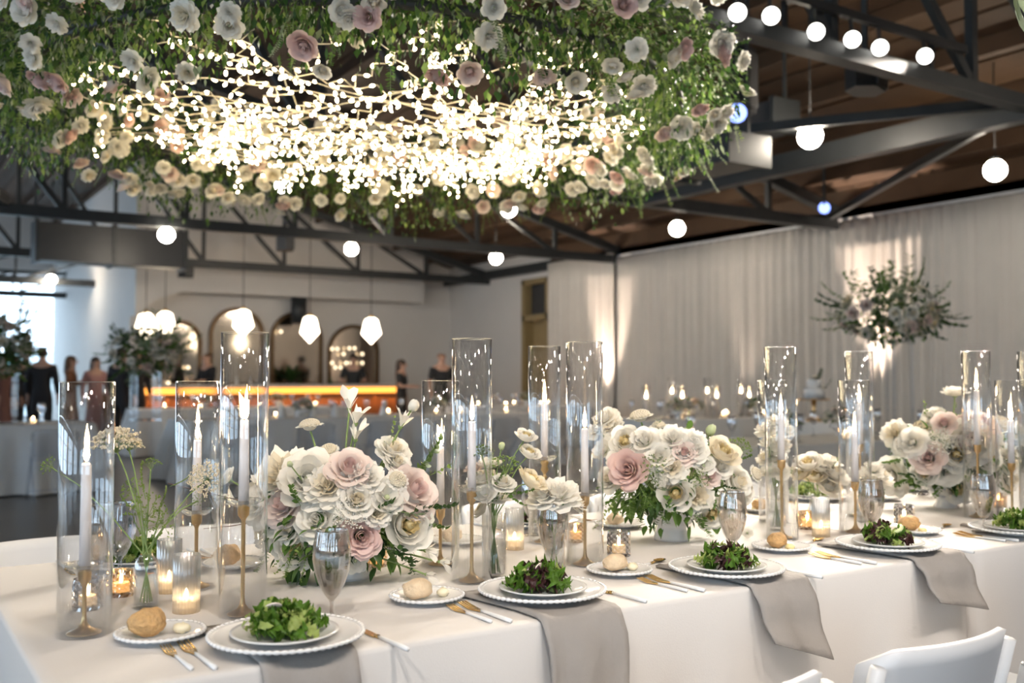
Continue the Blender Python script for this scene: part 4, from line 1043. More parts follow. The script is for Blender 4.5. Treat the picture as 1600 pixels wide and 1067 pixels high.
def garden(seed, inner, mid, outer):
    return bloom(seed, [(5, .04, .70, .1, -.1, 1.3, 0, .05), (7, .14, .72, .15, .0, 1.3, 0, .05), (9, .26, .68, .2, .05, 1.3, 0, .04), (6, .30, .62, .45, -.35, 1.5, 1, .01), (6, .32, .76, .68, -.3, 1.5, 2, .01), (6, .32, .88, .9, .1, 1.5, 2, .015), (6, .3, .96, 1.15, .8, 1.4, 2, .02)], [inner, mid, outer, 'stem'], (.2, -.02, 0))
def ranunc(seed, c, m, o, green=True):
    return bloom(seed, [(4, .03, .42, .5, -.8, 1.5, 1, 0), (5, .08, .52, .6, -.7, 1.5, 1, 0), (6, .12, .62, .7, -.5, 1.5, 1, 0), (6, .16, .72, .82, -.25, 1.5, 2, .01), (7, .18, .82, .95, .15, 1.5, 2, .01), (7, .18, .90, 1.1, .7, 1.45, 2, .015), (7, .18, .96, 1.3, 1.2, 1.4, 2, .03)], [c, m, o, 'stem'], (.10, -.10, 0))
def ruffled(seed, a, b):
    return bloom(seed, [(5, .03, .66, .15, .1, 1.5, 0, .10), (6, .08, .72, .35, .3, 1.5, 0, .10), (7, .12, .80, .6, .6, 1.4, 0, .10), (8, .14, .86, .85, .9, 1.4, 1, .10), (8, .16, .90, 1.1, 1.35, 1.4, 1, .10), (8, .16, .88, 1.4, 1.8, 1.4, 1, .09)], [a, b, 'stem'])
def anem(seed, a, c):
    return bloom(seed, [(4, .06, .72, .75, .25, 1.55, 0, .04), (5, .08, .90, 1.0, .6, 1.5, 0, .05), (5, .08, .98, 1.25, 1.1, 1.4, 0, .06)], [a, c, 'stem'], (.14, -.30, 1))
def scab(seed):
    rr = random.Random(seed); mb = MB()
    for k in range(90):
        t = sqrt(k/90); a = k*2.39996; th = t*1.5; d = Vector((sin(th)*cos(a), sin(th)*sin(a), cos(th)*.62))
        mb.ball(d*.62, .085+.05*t, 5, 4, 0)
    o = rr.random()
    for k in range(14): petal(mb, o+2*pi*k/14, .4, -.12, .6, 1.1, 1.75, .3, 1, rr, .05, 3, 3)
    mb.ball((0, 0, -.05), (.5, .5, .35), 10, 6, 1)
    return mb.mesh('bloom', ['petalc', 'petalw'])
def sweetpea(seed):
    rr = random.Random(seed); mb = MB()
    petal(mb, pi/2, .05, -.2, 1.25, .25, .75, 1.35, 0, rr, .13, 6, 10, .1)
    for s in (-1, 1): petal(mb, -pi/2+s*.75, .05, -.2, .85, .5, .3, .75, 0, rr, .10, 5, 6)
    petal(mb, -pi/2, .02, -.2, .6, .2, -.3, .8, 0, rr, .02)
    mb.lathe([(0, -.42), (.07, -.34), (.14, -.18), (.09, -.12)], 8, 1, cap=False)
    return mb.mesh('bloom', ['petalw', 'stem'])
def budm(a):
    return MB().ball((0, 0, .0), (.62, .62, .8), 10, 8, 0, f=lambda d: 1+.06*cos(5*math.atan2(d.y, d.x))).lathe([(.0, -.85), (.35, -.72), (.55, -.3), (.5, -.1)], 8, 1, cap=False).mesh('bloom', [a, 'stem'])
def umbel(seed, m, dots=26, sub=9, flat=.35):
    rr = random.Random(seed); mb = MB()
    for k in range(dots):
        t = sqrt((k+.5)/dots); a = k*2.39996; tip = Vector((t*cos(a), t*sin(a), flat*(1-t*t)))
        mb.path([(0, 0, -.55), tip*.5+Vector((0, 0, -.22)), tip], .012, 3, 1, False)
        for q in range(sub):
            u = Vector((rr.gauss(0, .075), rr.gauss(0, .075), rr.uniform(-.03, .06))); mb.ball(tip+u, .055, 4, 3, 0)
    return mb.mesh('umbel', [m, 'stem'])
FL = {
 'blush': [rose(1, 'petalpd', 'petalp'), rose(2, 'petalpd', 'petalp', .8)], 'pink': [rose(3, 'petalpd', 'petalpd', .85), rose(13, 'petalpd', 'petalpd', .7)],
 'white_rose': [rose(4, 'petalc', 'petalw', .9), rose(5, 'petalw', 'petalw', 1.1)],
 'garden': [garden(6, 'petaly', 'petalc', 'petalw'), garden(7, 'petaly', 'petalc', 'petalc')], 'gardenb': [garden(17, 'petalp', 'petalp', 'petalw')],
 'ranunc': [ranunc(8, 'petalg', 'petalw', 'petalw'), ranunc(9, 'petalg', 'petalc', 'petalw')], 'ruffled': [ruffled(10, 'petalw', 'petalw'), ruffled(11, 'petalc', 'petalw')],
 'ringw': [rose(31, 'petalc', 'petalw', .62), ruffled(32, 'petalw', 'petalw')], 'ringp': [rose(33, 'petalpd', 'petalp', .6), rose(34, 'petalpd', 'petalpd', .65)],
 'anem': [anem(12, 'petalw', 'petalg')], 'scab': [scab(14)], 'pea': [sweetpea(15), sweetpea(16)], 'bud': [budm('petalw')], 'budg': [budm('petalg')],
 'lace': [umbel(18, 'petalw', 30, 9)], 'lacec': [umbel(19, 'petalc', 34, 12, .5)], 'laceg': [umbel(20, 'leafl', 20, 5, .6)],
}
FNAME = {'ringw': 'white_rose', 'ringp': 'dusty_pink_rose', 'blush': 'blush_rose', 'pink': 'dusty_pink_rose', 'white_rose': 'white_rose', 'garden': 'cream_garden_rose', 'gardenb': 'blush_garden_rose', 'ranunc': 'white_ranunculus', 'ruffled': 'white_carnation', 'anem': 'white_anemone', 'scab': 'white_scabiosa', 'pea': 'sweet_pea_bloom', 'bud': 'white_bud', 'budg': 'green_bud', 'lace': 'white_lace_umbel', 'lacec': 'cream_lace_umbel', 'laceg': 'green_umbel'}
# leaves
def leafmb(L=1., W=.3, bend=.25, fold=.25, n=5):
    mb = MB(); vs = []
    for i in range(n+1):
        t = i/n; w = W*(sin(pi*t**.8)**.9 if 0 < t < 1 else .02); z = -bend*t*t*L
        vs += [(-w, L*t, z+fold*w), (0, L*t, z), (w, L*t, z+fold*w)]
    return mb.add(vs, [q for i in range(n) for q in ((3*i, 3*i+1, 3*i+4, 3*i+3), (3*i+1, 3*i+2, 3*i+5, 3*i+4))])
LEAF = {'oval': leafmb(1, .27), 'long': leafmb(1, .13, .35), 'round': leafmb(1, .38, .15, .2, 5), 'tiny': leafmb(1, .3, .2, .2, 3)}
def sprig(seed, kind, nl, L, ls, m, droop=.3, pairs=True, stemr=.0016):
    rr = random.Random(seed); mb = MB(); pts = [Vector((sin(t*2+seed)*.03*L*t, .12*L*t*t, L*t-droop*L*t*t*.6)) for t in [i/10 for i in range(11)]]
    mb.path(pts, [stemr*(1-.6*i/10) for i in range(11)], 4, 1, False)
    for k in range(nl):
        t = .15+.85*k/(nl-1); f = t*10; i = min(9, int(f)); p = pts[i].lerp(pts[i+1], f-i); d = (pts[i+1]-pts[i]).normalized()
        for s in ((-1, 1) if pairs else ((-1) ** k,)):
            ax = Vector((cos(k*1.1*(not pairs)+.3*s), sin(k*1.3*(not pairs)), 0)); ax = ax*s if pairs else ax*s
            out = (ax*.85+d*.55+Vector((rr.uniform(-.3, .3),)*3)).normalized()
            q = out.to_track_quat('Y', 'Z').to_matrix().to_4x4(); sz = ls*rr.uniform(.75, 1.15)*(1-.35*t)
            mb.put(LEAF[kind], Matrix.Translation(p) @ q @ Matrix.Rotation(rr.uniform(-.6, .6), 4, 'Y') @ Matrix.Diagonal((sz, sz, sz, 1)), 0)
    return mb.mesh('leaf_sprig', [m, 'stem' if m != 'leafd' else 'leafd'])
SPR = {'dark': [sprig(i, 'oval', 9, .20, .042, 'leafd') for i in (1, 2)], 'mid': [sprig(i, 'oval', 10, .17, .036, 'leafm', .4) for i in (3, 4)], 'light': [sprig(i, 'round', 10, .17, .026, 'leafl', .25, False) for i in (5, 6)],
       'long': [sprig(i, 'long', 8, .18, .06, 'leafg', .3) for i in (7, 8)], 'fine': [sprig(i, 'tiny', 22, .16, .016, 'leafl', .5) for i in (9, 10)]}
SNAME = {'dark': 'dark_leaf_sprig', 'mid': 'leaf_sprig', 'light': 'pale_leaf_sprig', 'long': 'olive_leaf_sprig', 'fine': 'fine_leaf_sprig'}
def stem_to(parent, q0, q1, r=.0022, m='stem', bow=.02, nm='stem'):
    """a stem as a child: q0 root end, q1 flower end, in the parent's axes"""
    q0 = Vector(q0); q1 = Vector(q1); mid = (q0+q1)/2+Vector((R.uniform(-1, 1), R.uniform(-1, 1), .6))*bow
    pts = [q0*(1-t)**2+mid*2*t*(1-t)+q1*t*t for t in [i/6 for i in range(7)]]
    return ob(nm, MB().path(pts, r, 5, 0, False).mesh(nm, m), parent)
def put_flower(root, o, kind, p, d, size, stem_from=None, bow=.02):
    """flower as a part of the thing `root` whose base is at o; size = its diameter"""
    rl = Vector(p)-Vector(o); q = aimq(d)
    f = ob(FNAME[kind], R.choice(FL[kind]), root, rl, q, size*.5*(1.0 if kind not in ('scab', 'bud', 'budg', 'lace', 'lacec', 'laceg') else 1.0))
    f.rotation_euler.rotate_axis('Z', R.uniform(0, 6))
    if stem_from is not None:
        s_ = stem_to(root, Vector(stem_from)-Vector(o), rl-Vector(d).normalized()*size*.22, .0016 if size < .03 else .0024, bow=bow)
        s_.parent = f; s_.matrix_parent_inverse = f.matrix_basis.inverted()
    return f
def px_dir(p, c, up=.35, toward=.55):
    d = (Vector(p)-Vector(c)).normalized(); v = (Vector((0, 0, CZ))-Vector(p)).normalized(); return d+v*toward+Vector((0, 0, up))
def compote(kind, h, r):
    if kind == 'marble': p = [(0, 0), (.055, 0), (.056, .008), (.046, .03), (.044, .045), (.06, .052), (r*.75, .07), (r*.97, h-.03), (r, h), (r-.006, h), (r*.9, h-.025), (r*.6, .07), (0, .06)]
    else: p = [(0, 0), (.046, 0), (.046, .006), (.036, .02), (.034, .038), (.05, .046), (r*.7, .062), (r*.96, h-.035), (r, h), (r-.005, h), (r*.9, h-.03), (r*.6, .065), (0, .056)]
    return MB().lathe(p, 40).mesh('compote_bowl', 'marble' if kind == 'marble' else 'china')
def bouquet(px, label, cen, rad, flowers, sprigs, bowl='marble', bh=.105, br=.105, v0=2.345, back=10, leafmix=('leafd', 'leafm')):
    """cen, rad: centre and half-size of the dome in the photograph"""
    a = A+atan((px-800)/F); o = Vector((v0*tan(a), v0, TZ)); Z = depth(o)
    root = thing('flower_compote', label, 'flower arrangement', o, 0, 'compote bouquets on the laid table')
    ob('compote_bowl', compote(bowl, bh, br), root)
    C = D(cen[0], cen[1], Z); rx, ry = rad; rz = rx*.72*Z/F; src = o+Vector((0, 0, bh*.75))
    for (k, fx, fy, dpx, *ex) in flowers:
        e = min(.96, ((fx-cen[0])/rx)**2+((fy-cen[1])/ry)**2); off = -rz*1.1*sqrt(1-e) if not ex or ex[0] is None else ex[0]
        p = D(fx, fy, Z+off); size = dpx*(Z+off)/F
        d = px_dir(p, C+Vector((0, 0, -.03)), *(ex[1] if len(ex) > 1 else (.25, .55)))
        put_flower(root, o, k, p, d, size*(1.55 if k == 'pea' else 1.26), src+Vector((R.uniform(-.03, .03), R.uniform(-.03, .03), 0)))
    # the far side of the dome, from the same flowers
    away = (Vector((o.x, o.y, 0))).normalized()
    for i in range(back):
        th = R.uniform(-1.2, 1.2); el = R.uniform(.05, 1.1); side = Vector((-away.y, away.x, 0))
        dv = (away*cos(th)+side*sin(th))*cos(el)+Vector((0, 0, sin(el)*.8)); p = C+Vector((dv.x*rz*.95, dv.y*rz*.95, dv.z*ry*.8*Z/F))
        put_flower(root, o, R.choice(['white_rose', 'ruffled', 'garden', 'ranunc', 'blush']), p, dv+Vector((0, 0, .2)), R.uniform(.05, .085), src)
    fol = MB(); mats = list(leafmix)
    for i in range(800):
        dv = Vector((R.gauss(0, 1), R.gauss(0, 1), R.gauss(-.55, .8))).normalized(); f = R.uniform(.35, 1.06)**.6
        p = C-o+Vector((dv.x*rz*f*1.15, dv.y*rz*f*1.05, dv.z*ry*.85*Z/F*f-.012))
        if p.z < bh*.85 and Vector((p.x, p.y)).length < br+.02 and p.z < bh: p.z = bh+R.uniform(0, .03)
        if p.z < .02: continue
        s = R.uniform(.024, .046); q = (dv+Vector((R.uniform(-.8, .8), R.uniform(-.8, .8), R.uniform(-.9, .4)))).to_track_quat('Y', 'Z').to_matrix().to_4x4()
        fol.put(LEAF[R.choice(['oval', 'oval', 'long'])], Matrix.Translation(p) @ q @ Matrix.Diagonal((s, s, s, 1)), R.randrange(len(mats)))
    tag(ob('foliage', fol.mesh('foliage', mats), root), kind='stuff')
    for (k, sx, sy, ex_, ey, off) in sprigs:           # from (sx,sy) to its tip (ex_,ey)
        p = D(sx, sy, Z+off); e = D(ex_, ey, Z+off*1.1-.02); L = (e-p).length
        s = L/{'dark': .18, 'mid': .15, 'light': .16, 'long': .16, 'fine': .13}[k]
        ob(SNAME[k], R.choice(SPR[k]), root, p-o, aimq(e-p), s*1.0)
    return root
SP = None
UP = (1.2, .1)
bouquet(545, 'low white bouquet with blush roses standing nearest the first two place settings', (535, 800), (140, 118), [
 ('ranunc', 481, 744, 80, None, (.25, .8)), ('ruffled', 436, 738, 92), ('ruffled', 512, 757, 62), ('blush', 546, 730, 56), ('ruffled', 575, 742, 48), ('white_rose', 616, 700, 46, -.02), ('white_rose', 622, 720, 34, -.05),
 ('pea', 628, 662, 40, -.02), ('bud', 646, 634, 22, -.02), ('pea', 546, 634, 36, .0), ('pea', 556, 656, 42, -.01), ('pea', 556, 682, 38, -.02), ('scab', 484, 664, 36, -.02, UP), ('scab', 514, 702, 27, -.04), ('scab', 621, 750, 32),
 ('blush', 650, 764, 66), ('white_rose', 558, 779, 50), ('anem', 608, 773, 54), ('garden', 640, 820, 66, None, (.0, .9)), ('pink', 564, 838, 56, None, (.0, .9)), ('garden', 460, 852, 64, None, (-.1, 1.0)),
 ('white_rose', 494, 811, 52), ('blush', 440, 788, 52), ('anem', 428, 812, 46), ('ruffled', 409, 752, 54), ('white_rose', 405, 785, 54), ('ruffled', 411, 834, 44), ('bud', 470, 776, 22, -.16), ('budg', 453, 725, 12, -.18), ('lace', 548, 800, 46), ('anem', 556, 878, 34),
 ('white_rose', 520, 838, 44), ('ruffled', 590, 800, 40), ('white_rose', 450, 825, 40), ('pea', 668, 860, 32, -.06), ('pea', 690, 878, 28, -.04), ('pea', 668, 898, 26, -.1), ('pea', 395, 800, 34, -.02), ('pea', 370, 786, 30, 0), ('pea', 348, 775, 26, .0), ('anem', 352, 745, 32, .03)],
 [('light', 470, 850, 432, 905, -.16), ('light', 480, 860, 470, 915, -.16), ('fine', 460, 850, 448, 912, -.15), ('dark', 600, 855, 652, 888, -.16), ('dark', 640, 790, 716, 800, -.10), ('dark', 620, 840, 645, 905, -.14), ('mid', 625, 760, 708, 690, -.02), ('light', 650, 750, 715, 730, .0),
  ('light', 600, 720, 625, 650, .0), ('mid', 640, 800, 700, 838, -.06), ('light', 440, 870, 425, 890, -.14), ('mid', 500, 860, 530, 912, -.15), ('dark', 560, 800, 620, 790, -.14), ('mid', 470, 790, 450, 760, -.18), ('long', 600, 790, 660, 815, -.13), ('light', 480, 840, 505, 905, -.16), ('mid', 420, 850, 405, 900, -.05)], back=12, bh=.10, br=.095)
bouquet(1048, 'white and blush bouquet in a marble compote bowl, largest blush rose facing the guests', (1052, 742), (122, 98), [
 ('garden', 977, 689, 42, None, (.1, 1.0)), ('pink', 981, 733, 52, None, (.0, .95)), ('scab', 1000, 650, 36, -.02, UP), ('scab', 1029, 665, 24, -.04, UP), ('ruffled', 953, 662, 34, 0), ('white_rose', 943, 650, 32, .02), ('white_rose', 1006, 686, 38), ('ruffled', 1052, 682, 42),
 ('ruffled', 1084, 687, 38), ('white_rose', 1086, 702, 34), ('blush', 1069, 706, 34), ('budg', 1111, 672, 20, -.02), ('garden', 1131, 704, 46, None, (.6, .4)), ('ruffled', 1049, 728, 44), ('white_rose', 1029, 711, 34), ('anem', 1101, 725, 32), ('blush', 1112, 744, 26),
 ('garden', 1056, 770, 46, None, (-.05, .9)), ('ruffled', 1090, 775, 46), ('garden', 1112, 802, 44, None, (-.2, .9)), ('white_rose', 1156, 752, 42), ('white_rose', 1167, 764, 34), ('scab', 1181, 740, 24, -.05), ('white_rose', 951, 748, 34), ('laceg', 1094, 747, 26), ('ruffled', 930, 668, 30, .03), ('anem', 940, 700, 34),
 ('laceg', 1020, 728, 34), ('lace', 1030, 745, 26), ('anem', 960, 715, 28), ('laceg', 1160, 700, 30, -.02), ('white_rose', 1128, 728, 30)],
 [('mid', 1000, 770, 962, 812, -.14), ('mid', 980, 760, 945, 800, -.12), ('mid', 1010, 775, 1000, 822, -.15), ('mid', 985, 765, 985, 815, -.15), ('mid', 1025, 780, 1040, 825, -.16), ('mid', 1085, 790, 1095, 830, -.16), ('light', 960, 780, 930, 835, -.08), ('dark', 1030, 790, 1018, 832, -.17), ('long', 1030, 760, 1045, 770, -.18),
  ('mid', 1130, 720, 1180, 718, .0), ('dark', 1110, 750, 1150, 770, -.12), ('light', 1070, 690, 1082, 642, .0), ('mid', 970, 770, 955, 790, -.16), ('mid', 1000, 760, 1020, 800, -.17), ('long', 1020, 700, 1035, 660, -.04), ('mid', 960, 745, 935, 770, -.08), ('light', 1120, 690, 1165, 690, .02), ('mid', 1095, 800, 1108, 845, -.14)], bh=.115, br=.098, leafmix=('leafd', 'leafm', 'leafm'))
bouquet(1475, 'white and blush bouquet in a smooth white footed bowl near the last place setting', (1488, 700), (110, 74), [
 ('garden', 1495, 710, 46, None, (0, 1.)), ('gardenb', 1512, 692, 62, None, (.3, .6)), ('blush', 1529, 660, 48, None, (.8, .3)), ('ranunc', 1492, 609, 34, -.02, UP), ('white_rose', 1458, 646, 28, -.02), ('ruffled', 1395, 675, 38), ('white_rose', 1424, 689, 36), ('blush', 1450, 715, 42), ('garden', 1445, 738, 34), ('garden', 1497, 764, 42, None, (-.1, .9)),
 ('garden', 1545, 715, 34), ('white_rose', 1547, 683, 34), ('scab', 1566, 661, 28), ('ruffled', 1581, 716, 42), ('ruffled', 1594, 672, 34), ('white_rose', 1387, 744, 46), ('anem', 1402, 758, 34), ('white_rose', 1581, 748, 40), ('anem', 1410, 697, 30), ('lace', 1470, 690, 34), ('laceg', 1470, 655, 30, -.02), ('white_rose', 1477, 735, 36), ('white_rose', 1530, 740, 34), ('lacec', 1440, 670, 30, 0), ('blush', 1475, 660, 30)],
 [('mid', 1440, 735, 1395, 770, -.12), ('dark', 1430, 740, 1405, 745, -.13), ('mid', 1480, 745, 1460, 785, -.14), ('dark', 1470, 750, 1490, 775, -.15), ('mid', 1540, 740, 1575, 778, -.10), ('light', 1450, 660, 1440, 622, .0), ('light', 1480, 660, 1500, 630, .0), ('mid', 1410, 715, 1380, 730, -.08), ('dark', 1520, 730, 1560, 745, -.12), ('light', 1560, 690, 1600, 680, .0), ('mid', 1445, 740, 1430, 775, -.14)], 'china', .115, .100, leafmix=('leafd', 'leafm'))
# a thin twig of the first bouquet
tw = [o for o in sc.objects if o.name == 'flower_compote'][0]; o0 = tw.location.copy(); Z0 = depth(o0)
for pts in ([(470, 800), (400, 788), (345, 775), (262, 755)], [(480, 820), (420, 812), (360, 822), (318, 826)]):
    P = [D(x, y, Z0-.03)-o0 for x, y in pts]; ob('twig', MB().path(P, [.0018, .0015, .0012, .0008], 5, 0, False).mesh('twig', 'twig'), tw)

# ------------------------------------------------------------------ bud vases
def vase(px, by, h, r, kind, label, flowers, sprigs=(), dome=False, fill=.6, dz=0.):
    o = U(px, by, TZ); Z = depth(o); root = thing('bud_vase', label, 'vase', o, 0, 'bud vases')
    if dome: prof = [(0, 0), (r*.95, 0), (r, .006), (r, h*.72), (r*.9, h*.86), (r*.55, h*.97), (r*.5, h), (r*.5-.002, h), (r*.5, h*.96), (r*.84, h*.86), (r-.0025, h*.72), (r-.0025, .008), (0, .008)]
    elif kind == 'rib': prof = [(0, 0), (r*.9, 0), (r, .01), (r, h*.6), (r*.75, h*.8), (r*.8, h), (r*.8-.002, h), (r*.72, h*.8), (r-.003, h*.6), (r-.003, .012), (0, .012)]
    else: prof = [(0, 0), (r*.97, 0), (r, .004), (r, h), (r-.0025, h), (r-.0025, .012), (0, .012)]
    ob('glass_wall', MB().lathe(prof, 40, mod=(lambda a, z: 1+.02*cos(20*a)) if kind == 'rib' else None, cap=False).mesh('glass_wall', 'vase'), root)
    ob('water', MB().lathe([(0, .013), (r-.0035, .013), (r-.0035, h*fill), (0, h*fill)], 32).mesh('water', 'water'), root)
    for (k, fx, fy, dpx, *ex) in flowers:
        off = ex[0] if ex else R.uniform(-.04, .03); p = D(fx, fy, Z+off); d = ex[1] if len(ex) > 1 else px_dir(p, o+Vector((0, 0, h)), .3, .4)
        a = R.uniform(0, 6.3); neck = Vector((0, 0, h))+Vector((cos(a), sin(a), 0))*r*.3; rl = p-o
        fo = put_flower(root, o, k, p, d, dpx*(Z+off)/F*1.2)
        foot = Vector((-neck.x*1.6, -neck.y*1.6, .014)); end = rl-Vector(d).normalized()*dpx*Z/F*.22
        pts = [foot, foot.lerp(neck, .5), neck, neck.lerp(end, .35)+Vector((0, 0, .018)), neck.lerp(end, .7)+Vector((0, 0, .018)), end]
        s_ = ob('stem', MB().path(pts, .0017, 5, 0, False).mesh('stem', 'stem'), fo); s_.matrix_parent_inverse = fo.matrix_basis.inverted()
    for (k, sx, sy, ex_, ey, off) in sprigs:
        p = D(sx, sy, Z+off); e = D(ex_, ey, Z+off); L = (e-p).length; ob(SNAME[k], R.choice(SPR[k]), root, p-o, aimq(e-p), L/.16)
    return root
UZ = Vector((0, 0, 1)); TOCAM = Vector((-.5, -.75, .3))
vase(228, 950, .118, .0265, 'dome', 'domed clear bud vase with green and cream umbels', [('lacec', 180, 690, 60, -.02, UZ+Vector((-.2, -.35, 0))), ('lacec', 204, 694, 34, .0, UZ+Vector((.3, -.2, 0))), ('lacec', 321, 748, 46, .12, TOCAM), ('laceg', 228, 795, 52, -.01, TOCAM+UZ), ('laceg', 250, 815, 44, .02, TOCAM), ('laceg', 76, 728, 26, .05, Vector((-.8, -.3, .5))), ('laceg', 205, 765, 34, .02, Vector((-.7, -.3, .4))), ('laceg', 308, 782, 18, .1, TOCAM), ('laceg', 236, 725, 26, 0., UZ)],
     [('fine', 215, 800, 172, 770, 0.), ('fine', 228, 780, 205, 700, 0.), ('fine', 240, 830, 262, 780, 0.02), ('fine', 245, 800, 275, 748, .03), ('fine', 265, 760, 310, 745, .06), ('fine', 225, 840, 195, 800, -.01)], True, .62)
vase(772, 903, .160, .031, 'cyl', 'straight clear vase with cream blossom clusters', [('white_rose', 752, 745, 44), ('white_rose', 786, 752, 34), ('garden', 822, 680, 30), ('garden', 828, 706, 32), ('garden', 832, 748, 44), ('blush', 740, 730, 26), ('anem', 765, 722, 36), ('laceg', 790, 728, 40), ('budg', 784, 697, 14), ('anem', 758, 770, 34), ('white_rose', 775, 770, 36), ('laceg', 752, 705, 26), ('garden', 750, 795, 28)],
     [('mid', 790, 770, 842, 772, -.02), ('mid', 785, 765, 822, 800, -.03), ('light', 780, 770, 815, 715, 0.), ('light', 770, 760, 770, 700, 0), ('mid', 765, 770, 800, 730, -.02), ('light', 745, 770, 727, 740, 0)])
vase(866, 898, .135, .026, 'rib', 'fluted clear vase with one white carnation above the second goblet', [('ruffled', 872, 764, 62, 0., TOCAM+UZ*1.5), ('white_rose', 846, 772, 40, 0.), ('ruffled', 900, 782, 38, .04)], [('mid', 866, 800, 838, 778, -.01), ('mid', 866, 800, 888, 785, -.02), ('mid', 866, 805, 850, 792, -.02), ('dark', 866, 800, 900, 792, 0.)], fill=.7)
vase(1213, 828, .150, .030, 'cyl', 'clear vase of white stock spires inside the short cylinder', [('ruffled', 1196, 668, 30), ('ruffled', 1214, 655, 30), ('ruffled', 1226, 668, 30), ('anem', 1202, 690, 32), ('ruffled', 1220, 690, 30), ('ruffled', 1196, 712, 28), ('white_rose', 1208, 706, 30), ('anem', 1198, 734, 30), ('ruffled', 1218, 732, 30)], [('light', 1205, 760, 1245, 735, 0.)])
vase(1276, 820, .085, .030, 'rib', 'low glass vase of cream roses behind a ribbed votive', [('garden', 1262, 722, 38), ('garden', 1250, 738, 30), ('white_rose', 1292, 718, 38), ('white_rose', 1306, 738, 38), ('garden', 1272, 742, 34), ('white_rose', 1298, 758, 34), ('anem', 1284, 730, 30)], [('mid', 1275, 765, 1255, 768, -.02), ('mid', 1280, 770, 1290, 772, -.03), ('light', 1295, 735, 1318, 712, 0.), ('mid', 1268, 760, 1262, 772, -.03)])
vase(1350, 815, .09, .026, 'cyl', 'small clear vase of white blossom before the last bouquet', [('white_rose', 1378, 742, 36), ('anem', 1352, 745, 30), ('ruffled', 1366, 730, 30)], [('mid', 1355, 765, 1385, 770, 0.)])
# one bloom fallen on the cloth
p = U(1168, 842, TZ)+Vector((0, 0, .022)); t = thing('fallen_bloom', 'pale green blossom lying on the cloth beside the third goblet', 'flower', p-Vector((0, 0, .02)), 0)
ob('bloom', FL['anem'][0], t, (0, 0, .02), aimq((-.5, -.7, .6)), .022); stem_to(t, (0, 0, .015), (.05, .04, .002), .0018)

# ================================================================== HANGING FLOWER RING AND ITS FAIRY LIGHTS
RC = Vector((-.70*cos(A)+4.82*sin(A), .70*sin(A)+4.82*cos(A), 2.53)); RR = 1.50
ring = thing('hanging_flower_ring', 'large hanging ring of greenery and white and pink roses around fairy lights', 'flower arrangement', RC)
def rp(a, r, z): return Vector((r*cos(a), r*sin(a), z))
ob('hoop', MB().path([rp(2*pi*i/64, RR, 0) for i in range(65)], .02, 8, 0, False).mesh('hoop', 'steel'), ring)
ob('hoop', MB().path([rp(2*pi*i/64, RR, .22) for i in range(65)], .015, 8, 0, False).mesh('hoop', 'steel'), ring)
for i in range(4):
    a = pi/4+i*pi/2-.5; p = rp(a, RR, .1); x = RC.x+p.x
    ob('cable', MB().path([p, Vector((p.x*.9, p.y*.9, roof(x)+.1-RC.z))], .004, 5).mesh('cable', 'cable'), ring)
ca = math.atan2(cos(A), sin(A))                       # the view direction
mats = ['leafd', 'leafm', 'leafl', 'leafg', 'petalw']
fol = MB(); rr = random.Random(5)
small = {k: leafmb(1, w, .2, .2, 2) for k, w in (('oval', .3), ('long', .16))}
for i in range(29000):
    a = rr.uniform(0, 2*pi); t = rr.uniform(0, 2*pi); f = rr.random()**.45
    r = RR+.04+cos(t)*.22*f*(1+.2*sin(5*a)); z = .06+sin(t)*f*.23*(1+.2*sin(7*a+1))
    if z < -.1: z *= rr.uniform(.8, 1.9)
    dv = Vector((cos(t)*cos(a), cos(t)*sin(a), sin(t)-.25)); q = (dv+Vector((rr.uniform(-1, 1), rr.uniform(-1, 1), rr.uniform(-1.2, .5)))).to_track_quat('Y', 'Z').to_matrix().to_4x4()
    s = rr.uniform(.02, .045); u = rr.random()
    mi = 0 if u < .45 else 1 if u < .72 else 2 if u < .84 else 3 if u < .96 else 4
    fol.put(small['oval' if rr.random() < .6 else 'long'], Matrix.Translation(rp(a, r, z)) @ q @ Matrix.Diagonal((s*(.5 if mi == 4 else 1),)*3+(1,)), mi)
tag(ob('foliage', fol.mesh('foliage', mats), ring), kind='stuff')
TRL = [sprig(30+i, 'tiny', 16, .26, .026, m, .0, True, .002) for i, m in enumerate(['leafl', 'leafm', 'leafl', 'leafg'])]
for i in range(290):
    a = rr.uniform(0, 2*pi) if i % 2 else ca+rr.gauss(0, .8); r = RR+rr.uniform(-.12, .26); z = rr.uniform(-.13, .0)
    ob('trailing_sprig', rr.choice(TRL), ring, rp(a, r, z), aimq((rr.uniform(-.25, .25)+.2*cos(a), rr.uniform(-.25, .25)+.2*sin(a), -1)), rr.uniform(.4, .95))
for i in range(90):
    a = rr.uniform(0, 2*pi); t = rr.uniform(-.6, 3.6)
    ob('leaf_sprig', rr.choice(SPR['mid']+SPR['dark']+SPR['long']), ring, rp(a, RR+.05+.16*cos(t), .06+.16*sin(t)), aimq((cos(t)*cos(a)+rr.uniform(-.5, .5), cos(t)*sin(a)+rr.uniform(-.5, .5), sin(t)+rr.uniform(-.5, .5))), rr.uniform(.7, 1.2))
camv = Vector((0, 0, CZ))-RC
